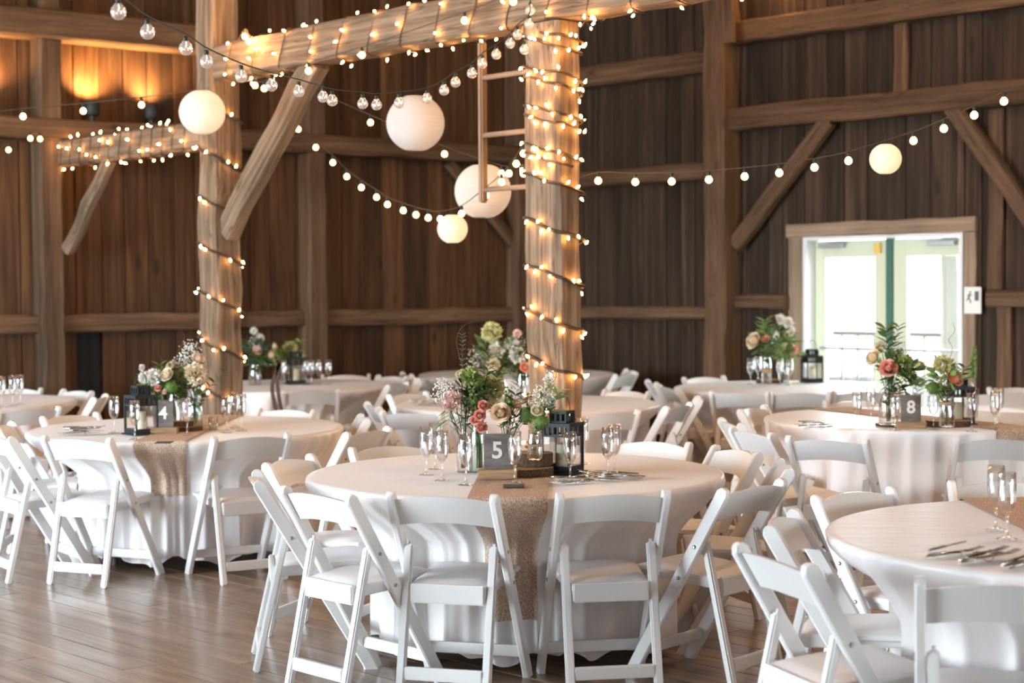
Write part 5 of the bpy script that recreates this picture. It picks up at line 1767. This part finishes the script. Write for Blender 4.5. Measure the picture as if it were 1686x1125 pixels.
# bent dark wooden stand before the back left table
p = PZ(470, 690, 0.0)
pb = Vector((-1.73, 12.3, 0))
bw = thing('bentwood_stand', 'dark brown bentwood stand leaning before the back left table', 'stand', T(pb.x, pb.y, 0))
for k, (x0, x1, x2) in enumerate(((0.02, -0.03, 0.05), (0.05, 0.01, 0.10))):
    bm = bmesh.new()
    s = 224.0
    pts = [Vector((x0 - 0.04 * k, 0, 1.02)), Vector((x1 - 0.01, 0, 0.85)), Vector((x1 + 0.02, 0, 0.65)), Vector((x2, 0, 0.35)), Vector((x2 + 0.05, 0, 0.0))]
    sp_ = spline(pts, 6)
    rings = []
    for q in sp_:
        rings.append([bm.verts.new(q + Vector((dx, dy, 0))) for dx, dy in ((-0.014, -0.01), (0.014, -0.01), (0.014, 0.01), (-0.014, 0.01))])
    for A, B in zip(rings, rings[1:]):
        for i in range(4):
            bm.faces.new((A[i], A[(i + 1) % 4], B[(i + 1) % 4], B[i]))
    bm.faces.new(rings[0]); bm.faces.new(rings[-1][::-1])
    bmesh.ops.recalc_face_normals(bm, faces=bm.faces)
    add('bent_leg', mesh_of(bm, 'bent_leg', M_DKWOOD, True, 0.8), None, bw)

# ------------------------------------------------------------------ cutlery
def fork_mesh():
    bm = bmesh.new()
    w = [(0, 0.005), (0.06, 0.0065), (0.10, 0.004), (0.125, 0.0035), (0.135, 0.011), (0.15, 0.012)]
    for (x0, w0), (x1, w1) in zip(w, w[1:]):
        v = [bm.verts.new(c) for c in ((x0, -w0, 0), (x0, w0, 0), (x1, w1, 0), (x1, -w1, 0), (x0, -w0, 0.002), (x0, w0, 0.002), (x1, w1, 0.002), (x1, -w1, 0.002))]
        for f in ((0, 1, 2, 3), (7, 6, 5, 4), (0, 4, 5, 1), (1, 5, 6, 2), (2, 6, 7, 3), (3, 7, 4, 0)):
            bm.faces.new([v[i] for i in f])
    for k in range(4):
        y = -0.0105 + k * 0.007
        tube(bm, [(0.148, y, 0.001), (0.17, y * 1.05, 0.004), (0.19, y * 0.95, 0.008)], 0.0014, 4)
    return mesh_of(bm, 'fork', M_STEEL)
def knife_mesh():
    bm = bmesh.new()
    boxc(bm, 0.045, 0, 0.003, 0.09, 0.014, 0.006, 0.002)
    w = [(0.09, -0.006, 0.007), (0.15, -0.008, 0.008), (0.185, -0.007, 0.006), (0.2, 0.002, 0.004)]
    for (x0, a0, b0), (x1, a1, b1) in zip(w, w[1:]):
        v = [bm.verts.new(c) for c in ((x0, a0, 0.002), (x0, b0, 0.002), (x1, b1, 0.002), (x1, a1, 0.002), (x0, a0, 0.0035), (x0, b0, 0.0035), (x1, b1, 0.0035), (x1, a1, 0.0035))]
        for f in ((0, 1, 2, 3), (7, 6, 5, 4), (0, 4, 5, 1), (1, 5, 6, 2), (2, 6, 7, 3), (3, 7, 4, 0)):
            bm.faces.new([v[i] for i in f])
    return mesh_of(bm, 'knife', M_STEEL)
def spoon_mesh():
    bm = bmesh.new()
    tube(bm, [(0, 0, 0.002), (0.06, 0, 0.003), (0.12, 0, 0.001)], 0.0035, 5, 0.0025)
    n = 12
    rings = []
    for k in range(4):
        f = k / 3
        rings.append([bm.verts.new((0.143 + 0.024 * f * math.cos(2 * PI * i / n), 0.015 * f * math.sin(2 * PI * i / n), -0.0045 * (1 - f * f) + 0.005)) for i in range(n)] if k else [bm.verts.new((0.143, 0, 0.0005))])
    for A, B in zip(rings, rings[1:]):
        for i in range(n):
            j = (i + 1) % n
            if len(A) == 1: bm.faces.new((A[0], B[i], B[j]))
            else: bm.faces.new((A[i], B[i], B[j], A[j]))
    return mesh_of(bm, 'spoon', M_STEEL, True)
MF, MK, MSP = fork_mesh(), knife_mesh(), spoon_mesh()
def cutlery(px, py, seed, n, label, ang=0.0, spread=0.06, band=False):
    p = PZ(px, py, TZ + 0.004)
    rr = random.Random(seed)
    c = thing('cutlery_bundle', label, 'cutlery', T(p.x, p.y, TZ + 0.003, ang), 'bundles of cutlery on the tables')
    for k in range(n):
        me, nm = ((MF, 'fork'), (MK, 'knife'), (MSP, 'spoon'))[k % 3]
        m = W[c] @ Matrix.Translation((rr.uniform(-spread, spread * 0.4) - 0.09, rr.uniform(-0.022, 0.022), 0.003 + 0.0042 * k)) @ Matrix.Rotation(rr.uniform(-0.16, 0.16) + (0 if k % 4 else rr.uniform(-0.25, 0.25)), 4, 'Z') @ Matrix.Rotation(rr.uniform(-0.04, 0.01), 4, 'Y')
        add(nm, me, m, c)
    if band:
        bm = bmesh.new()
        n_ = 14
        tube(bm, [(0, 0.02 * math.cos(2 * PI * k / n_), 0.014 + 0.014 * math.sin(2 * PI * k / n_)) for k in range(n_ + 1)], 0.0016, 4)
        add('tie', mesh_of(bm, 'tie', M_TWINE), None, c)
cutlery(935, 797, 1, 6, 'fanned steel cutlery on table five, left of three bundles', math.radians(205), 0.025)
cutlery(987, 791, 2, 7, 'stacked steel cutlery on table five, middle of three bundles', math.radians(168), 0.02, True)
cutlery(1022, 787, 3, 5, 'steel forks at right of cutlery on table five', math.radians(150), 0.02)
cutlery(140, 716, 4, 11, 'dark pile of cutlery at left on table four', math.radians(10), 0.07, True)
cutlery(1352, 707, 5, 11, 'dark pile of cutlery at left on table eight', math.radians(5), 0.06, True)
cutlery(704, 668, 6, 10, 'dark pile of cutlery on table beyond table five', math.radians(5), 0.05)
cutlery(1562, 915, 7, 5, 'cutlery with upturned spoon on nearest right table, leftmost', math.radians(28), 0.03)
cutlery(1626, 924, 8, 7, 'tied cutlery bundle on nearest right table, middle', math.radians(38), 0.02, True)
cutlery(1690, 932, 9, 5, 'cutlery bundle at right photo edge, nearest table', math.radians(40), 0.02)
def card(px, py, label, z=TZ, rz=0.0, w=0.085, h=0.095):
    p = PZ(px, py, z)
    bm = bmesh.new(); box(bm, w, h, 0.004, None, 0.0008)
    tag(add('slate_card', mesh_of(bm, 'slate_card', M_CARD), T(p.x, p.y, z + 0.004, rz)), label, 'card', 'dark cards on the runners')
card(846, 802, 'dark rectangular card on the runner of table five', TZ + 0.0075)
card(270, 730, 'dark rectangular card on the runner of table four', TZ + 0.0075)

# ------------------------------------------------------------------ fairy lights wrapped on timbers
def bulb_mesh():
    bm = bmesh.new()
    lathe(bm, [(0, -0.004), (0.0045, -0.002), (0.007, 0.005), (0.0055, 0.012), (0, 0.022)], 6)
    return mesh_of(bm, 'bulb', M_WARM, True)
FB = bulb_mesh()
def rect_pt(hw, hh, ph):
    c, s = math.cos(ph), math.sin(ph)
    k = max(abs(c) / hw, abs(s) / hh)
    k2 = (abs(c / hw) ** 8 + abs(s / hh) ** 8) ** (1 / 8)
    return c / k2, s / k2

def wrap(name, label, org, ax, e1, e2, hw, hh, a0, a1, pitch, per_turn, seed, tilt=0.0, wire_r=0.005, mat=None, jit=0.03, strands=1):
    rr = random.Random(seed)
    o = thing(name, label, 'string lights', Matrix.Translation(org + ax * a0), 'fairy lights wound round the timbers')
    I = W[o].inverted()
    bmw = bmesh.new()
    for sidx in range(strands):
        turns = (a1 - a0) / pitch
        n = int(turns * 28)
        pts = []
        ph0 = rr.uniform(0, 6.28) if sidx else 0.0
        for i in range(n + 1):
            ph = ph0 + 2 * PI * turns * i / n
            a = a0 + (a1 - a0) * i / n + 0.02 * noise.noise(Vector((ph * 0.7, seed, sidx)))
            x, y = rect_pt(hw + wire_r + 0.004, hh + wire_r + 0.004, -ph)
            pts.append(org + ax * a + e1 * x + e2 * y)
        tube(bmw, [I @ p for p in pts], wire_r, 5)
        nb = int(turns * per_turn)
        for b in range(nb):
            i = min(n - 1, int((b + rr.uniform(0.1, 0.9)) / nb * n))
            ph = ph0 + 2 * PI * turns * i / n
            x, y = rect_pt(hw + 0.022, hh + 0.022, -ph)
            off = rr.uniform(-jit, jit)
            p = pts[i]
            p = org + ax * ((p - org).dot(ax) + off) + e1 * x + e2 * y
            out = (e1 * math.cos(-ph) + e2 * math.sin(-ph))
            d = (out * 0.5 + ax * rr.choice((-1, 1)) * rr.uniform(0.3, 1) + Vector((rr.uniform(-.3, .3), rr.uniform(-.3, .3), rr.uniform(-.3, .3)))).normalized()
            add('bulb', FB, Matrix.Translation(p) @ d.to_track_quat('Z', 'Y').to_matrix().to_4x4(), o)
    add('wire', mesh_of(bmw, 'wire', mat or M_ROPE), None, o)
    return o

# thick post: local hh along UB, hw along VB
wrap('fairy_light_string', 'fairy lights wound down the thick hewn post, lower loops', BP, UP, UB, VB, 0.145, 0.093, 0.55, 2.35, 0.262, 12, 1, wire_r=0.011)
wrap('fairy_light_string', 'dense fairy lights round the top of the thick hewn post', BP, UP, UB, VB, 0.145, 0.093, 2.25, 3.02, 0.22, 12, 2, wire_r=0.009, strands=2)
wrap('fairy_light_string', 'sparse fairy lights wound round the left hewn post', LP, UP, UB, VB, 0.116, 0.118, 0.75, 3.0, 0.345, 8, 3, wire_r=0.010, jit=0.02)
bo = Vector(B0)
wrap('fairy_light_string', 'fairy lights looped round the overhead beam', bo, UB, VB, UP, 0.11, 0.128, 0.15, 5.3, 0.33, 8, 4, wire_r=0.004, mat=M_DARKWIRE, jit=0.06)
wrap('fairy_light_string', 'fairy lights looped round the lower left beam', Vector(LB0), UB, VB, UP, 0.075, 0.108, 0.1, 2.2, 0.16, 4.2, 5, wire_r=0.004, mat=M_DARKWIRE, jit=0.03)
# loose bunch hanging at the right of the thick post top
lb = thing('fairy_light_bunch', 'loose bunch of fairy bulbs dangling right of thick post top', 'string lights', Matrix.Translation(P(966, 42, 9.2)))
bmw = bmesh.new()
for (x, y) in ((974, 29), (979, 34), (955, 42), (973, 46), (962, 30), (948, 57)):
    q = P(x, y, 9.2)
    tube(bmw, [W[lb].inverted() @ P(964, 34, 9.2), W[lb].inverted() @ q], 0.002, 4)
    add('bulb', FB, Matrix.Translation(q) @ Matrix.Rotation(random.uniform(0, 3), 4, 'X'), lb)
tube(bmw, [W[lb].inverted() @ P(962, 34, 9.2), W[lb].inverted() @ P(950, 18, 9.35)], 0.002, 4)
add('wire', mesh_of(bmw, 'wire', M_DARKWIRE), None, lb)

# ------------------------------------------------------------------ string lights with round bulbs
def round_bulb_mesh(r, mat):
    bm = bmesh.new()
    lathe(bm, [(0, -r), (r * 0.5, -r * 0.86), (r * 0.87, -r * 0.5), (r, 0), (r * 0.87, r * 0.5), (r * 0.55, r * 0.85), (r * 0.42, r * 1.1), (0, r * 1.15)], 14)
    return mesh_of(bm, 'bulb', mat, True)
def socket_mesh(r, mat):
    bm = bmesh.new(); lathe(bm, [(0, r * 1.0), (r * 0.48, r * 1.0), (r * 0.48, r * 2.2), (r * 0.2, r * 2.3), (0, r * 2.3)], 10)
    return mesh_of(bm, 'socket', mat, True)
RB = round_bulb_mesh(0.0205, M_WARMB); SO = socket_mesh(0.0205, M_BLACK)
def string_lights(label, pts, ys, ends=(), yend=()):
    """pts pixel positions of bulbs, depth interpolated between ys"""
    n = len(pts)
    ps = [P(x, y, ys[0] + (ys[1] - ys[0]) * (i / max(1, n - 1))) for i, (x, y) in enumerate(pts)]
    o = thing('bulb_string', label, 'string lights', Matrix.Translation(ps[0]), 'strings of round warm bulbs')
    I = W[o].inverted()
    w = [p + UP * 0.05 for p in ps]
    if ends:
        w = [P(*ends[0])] + w + [P(*ends[1])]
    bm = bmesh.new(); tube(bm, [I @ p for p in spline(w, 5)], 0.003, 5)
    add('wire', mesh_of(bm, 'wire', M_DARKWIRE), None, o)
    for p in ps:
        add('bulb', RB, Matrix.Translation(p), o)
        add('socket', SO, Matrix.Translation(p), o)
string_lights('string of lit round bulbs at upper left before the wall uplights', [(-60, 203), (38, 192), (137, 183), (233, 173)], (10.6, 10.6), ((-160, 190, 10.6), (345, 145, 12.0)))
string_lights('string of lit bulbs sagging from left post to thick post', [(491, 213), (520, 243), (548, 268), (571, 291), (595, 309), (620, 325), (638, 337), (664, 347), (685, 354), (705, 359), (725, 361), (760, 352), (800, 322), (826, 300), (838, 286), (850, 270), (862, 253)], (11.8, 9.75), ((452, 125, 11.75), (874, 236, 9.6)))
string_lights('string of lit bulbs from thick post to the upper right', [(985, 298), (1046, 300), (1106, 299), (1167, 296), (1226, 291), (1283, 285), (1341, 276), (1397, 265), (1504, 232), (1554, 212), (1604, 190), (1653, 167)], (9.6, 8.6), ((950, 296, 9.6), (1720, 130, 8.5)))
string_lights('string of lit bulbs draped along the overhead beam', [(420, 141), (435, 146), (508, 117), (596, 91), (765, 34), (845, 3)], (11.2, 9.45), ((405, 100, 11.7), (880, -20, 9.3)))
string_lights('pair of large lit bulbs on top of overhead beam left end', [(403, 60), (410, 69)], (11.7, 11.7), ((392, 66, 11.75), (430, 90, 11.6)))
string_lights('few lit bulbs high between the posts before the dark boards', [(610, 202), (732, 254), (826, 286), (862, 286)], (11.0, 9.8), ((520, 150, 11.4), (872, 284, 9.65)))
string_lights('lit bulbs on the girt at far upper left', [(14, 247), (50, 228), (66, 229)], (13.2, 13.5), ((-20, 250, 13.2), (84, 232, 13.6)))

# clear globe string near the camera
def globe_string():
    px = [(195, 20, 5.5), (243, 53, 5.8), (306, 80, 6.2), (340, 102, 6.5), (397, 126, 6.9), (447, 141, 7.2), (492, 151, 7.5), (532, 160, 7.75), (547, 166, 7.8), (597, 171, 8.0), (620, 173, 8.1), (657, 170, 8.25), (703, 163, 8.4), (731, 149, 8.55), (750, 136, 8.65), (777, 121, 8.75), (794, 105, 8.85), (817, 90, 8.95), (840, 72, 9.05), (852, 58, 9.1), (863, 82, 9.15), (871, 40, 9.2), (873, 17, 9.25)]
    ps = [P(*q) for q in px]
    o = thing('globe_string', 'string of clear glass globe bulbs swooping from upper left to post', 'string lights', Matrix.Translation(ps[0]))
    I = W[o].inverted()
    w = [P(120, -40, 5.1)] + [p + UP * 0.055 for i, p in enumerate(ps) if i not in (7, 20)] + [P(876, -10, 9.3)]
    bm = bmesh.new(); tube(bm, [I @ p for p in spline(w, 4)], 0.003, 5)
    add('wire', mesh_of(bm, 'wire', M_GREENWIRE), None, o)
    gm = thin_glass('globe_glass', (1.0, 0.95, 0.92), base=0.25, edge=1.0, rough=0.12)
    nt = gm.node_tree
    mo = nt.nodes['Material Output']
    src = mo.inputs[0].links[0].from_socket
    tl = nt.nodes.new('ShaderNodeBsdfTranslucent'); tl.inputs[0].default_value = (1, 0.9, 0.85, 1)
    df = nt.nodes.new('ShaderNodeBsdfDiffuse'); df.inputs[0].default_value = (1, 0.9, 0.86, 1)
    a1 = nt.nodes.new('ShaderNodeMixShader'); a1.inputs[0].default_value = 0.5
    nt.links.new(tl.outputs[0], a1.inputs[1]); nt.links.new(df.outputs[0], a1.inputs[2])
    a2 = nt.nodes.new('ShaderNodeMixShader'); a2.inputs[0].default_value = 0.28
    nt.links.new(src, a2.inputs[1]); nt.links.new(a1.outputs[0], a2.inputs[2])
    nt.links.new(a2.outputs[0], mo.inputs[0])
    g = round_bulb_mesh(0.0265, gm)
    bm = bmesh.new(); lathe(bm, [(0, 0.026), (0.009, 0.026), (0.009, 0.045), (0, 0.047)], 10)
    s = mesh_of(bm, 'socket', M_GREENWIRE, True)
    bm = bmesh.new()
    tube(bm, [(0, 0, 0.026), (0.002, 0, 0.012), (-0.002, 0, 0.004)], 0.003, 5)
    for a in (0.6, 2.6, 4.4):
        ico(bm, (0.009 * math.cos(a), 0.009 * math.sin(a), -0.004), 0.0024, 1)
    f = mesh_of(bm, 'filament', M_FIL)
    for p in ps:
        b = add('bulb', g, Matrix.Translation(p), o)
        add('socket', s, Matrix.Translation(p), o)
        add('filament', f, Matrix.Translation(p), b)
globe_string()

# ------------------------------------------------------------------ paper lanterns
def paper_lantern(px, py, Y, dia, label, lit=0.0, col=(1.0, 0.70, 0.42), cord=0.4):
    p = P(px, py, Y)
    r = dia / 2
    o = thing('paper_lantern', label, 'paper lantern', Matrix.Translation(p), 'round white paper lanterns')
    prof = []
    n = 80
    for i in range(n + 1):
        t = i / n
        a = -PI / 2 + 0.36 + t * (PI - 0.72)
        rib = 1 - (0.018 if i % 4 == 0 else (0.004 if i % 2 else 0.0)) 
        prof.append((r * math.cos(a) * rib * 1.0, r * math.sin(a) * 0.97))
    bm = bmesh.new(); lathe(bm, prof, 48)
    add('paper_shade', mesh_of(bm, 'paper_shade', M_PAPER, True), None, o)
    for z, s in ((prof[0][1], -1), (prof[-1][1], 1)):
        rr_ = prof[0][0]
        bm = bmesh.new()
        tube(bm, [(rr_ * math.cos(2 * PI * k / 24), rr_ * math.sin(2 * PI * k / 24), z) for k in range(25)], 0.0015, 4)
        add('wire_ring', mesh_of(bm, 'wire_ring', M_GREYM), None, o)
    bm = bmesh.new()
    tube(bm, [(-prof[0][0], 0, prof[-1][1]), (prof[0][0], 0, prof[-1][1])], 0.0012, 4)
    add('cross_wire', mesh_of(bm, 'cross_wire', M_GREYM), None, o)
    bm = bmesh.new(); tube(bm, [(0, 0, prof[-1][1]), (0, 0, r + cord)], 0.001, 4)
    add('cord', mesh_of(bm, 'cord', M_DARKWIRE), None, o)
    if lit:
        bm = bmesh.new(); ico(bm, (0, 0, r * 0.3), 0.012, 1)
        add('bulb', mesh_of(bm, 'lantern_bulb', M_WARMB), None, o)
        l = bpy.data.lights.new('lantern_lamp', 'POINT'); l.energy = lit; l.color = col; l.shadow_soft_size = 0.03
        lo_ = bpy.data.objects.new('lantern_lamp', l); C.objects.link(lo_)
        lo_.parent = o; lo_.location = (0, 0, r * 0.1); lo_['kind'] = 'helper'
paper_lantern(333, 185, 10.9, 0.30, 'glowing cream paper lantern in front of the left post', 0.9, (1.0, 0.6, 0.3))
paper_lantern(684, 203, 10.3, 0.36, 'unlit white ribbed paper lantern hanging at centre', 0.0, cord=0.25)
paper_lantern(795, 315, 10.55, 0.36, 'large white paper lantern behind the ladder rail', 0.2, cord=0.6)
paper_lantern(745, 377, 10.95, 0.20, 'small glowing paper lantern under the sagging bulb string', 0.6, (1.0, 0.6, 0.3), cord=0.1)
paper_lantern(1458, 262, 9.05, 0.172, 'small glowing paper lantern above the glass doors', 0.4, (1.0, 0.6, 0.3), cord=0.05)

# ------------------------------------------------------------------ uplights on the wall girt
def uplight(p, aim, label, power):
    o = thing('uplight', label, 'light fixture', Matrix.Translation(p), 'small black uplights on the wall')
    bm = bmesh.new()
    lathe(bm, [(0, 0), (0.045, 0), (0.062, 0.02), (0.065, 0.13), (0.058, 0.135), (0.055, 0.05), (0, 0.045)], 18)
    add('can', mesh_of(bm, 'can', M_BLACK, True, 0.6), None, o)
    bm = bmesh.new(); boxc(bm, 0, 0, -0.02, 0.03, 0.05, 0.06); add('bracket', mesh_of(bm, 'bracket', M_BLACK), None, o)
    bm = bmesh.new(); lathe(bm, [(0, 0.055), (0.04, 0.055), (0.03, 0.075), (0, 0.08)], 12); add('lamp', mesh_of(bm, 'lamp', emit('halogen_glow', (1, 0.62, 0.28), 12), True), None, o)
    l = bpy.data.lights.new('uplight_beam', 'SPOT'); l.energy = power; l.color = (1.0, 0.55, 0.20); l.spot_size = math.radians(130); l.spot_blend = 0.9; l.shadow_soft_size = 0.03
    q = bpy.data.objects.new('uplight_beam', l); C.objects.link(q); q.parent = o; q.location = (0, 0, 0.14); q['kind'] = 'helper'
    q.rotation_euler = (Vector(aim) - (p + UP * 0.14)).to_track_quat('-Z', 'Y').to_euler()
for px, pw_, l in ((157, 80, 'black uplight on upper girt, left of the pair'), (254, 85, 'black uplight on upper girt, right of the pair'), (-12, 45, 'black uplight on upper girt at left photo edge')):
    w0, t0 = wl(px, 0.15)
    pt = w0 + UP * 3.03
    uplight(pt, wl(px - 2, 0.0)[0] + UP * 3.62, l, pw_)
def lamp_glow(p, power, r=0.03):
    l = bpy.data.lights.new('bulb_glow', 'POINT'); l.energy = power; l.color = (1.0, 0.5, 0.16); l.shadow_soft_size = r
    o = bpy.data.objects.new('bulb_glow', l); C.objects.link(o); o.location = p; o['kind'] = 'helper'
lamp_glow(P(405, 58, 11.6), 14)
lamp_glow(wr(1262, 0.3)[0] + UP * 4.45, 22)
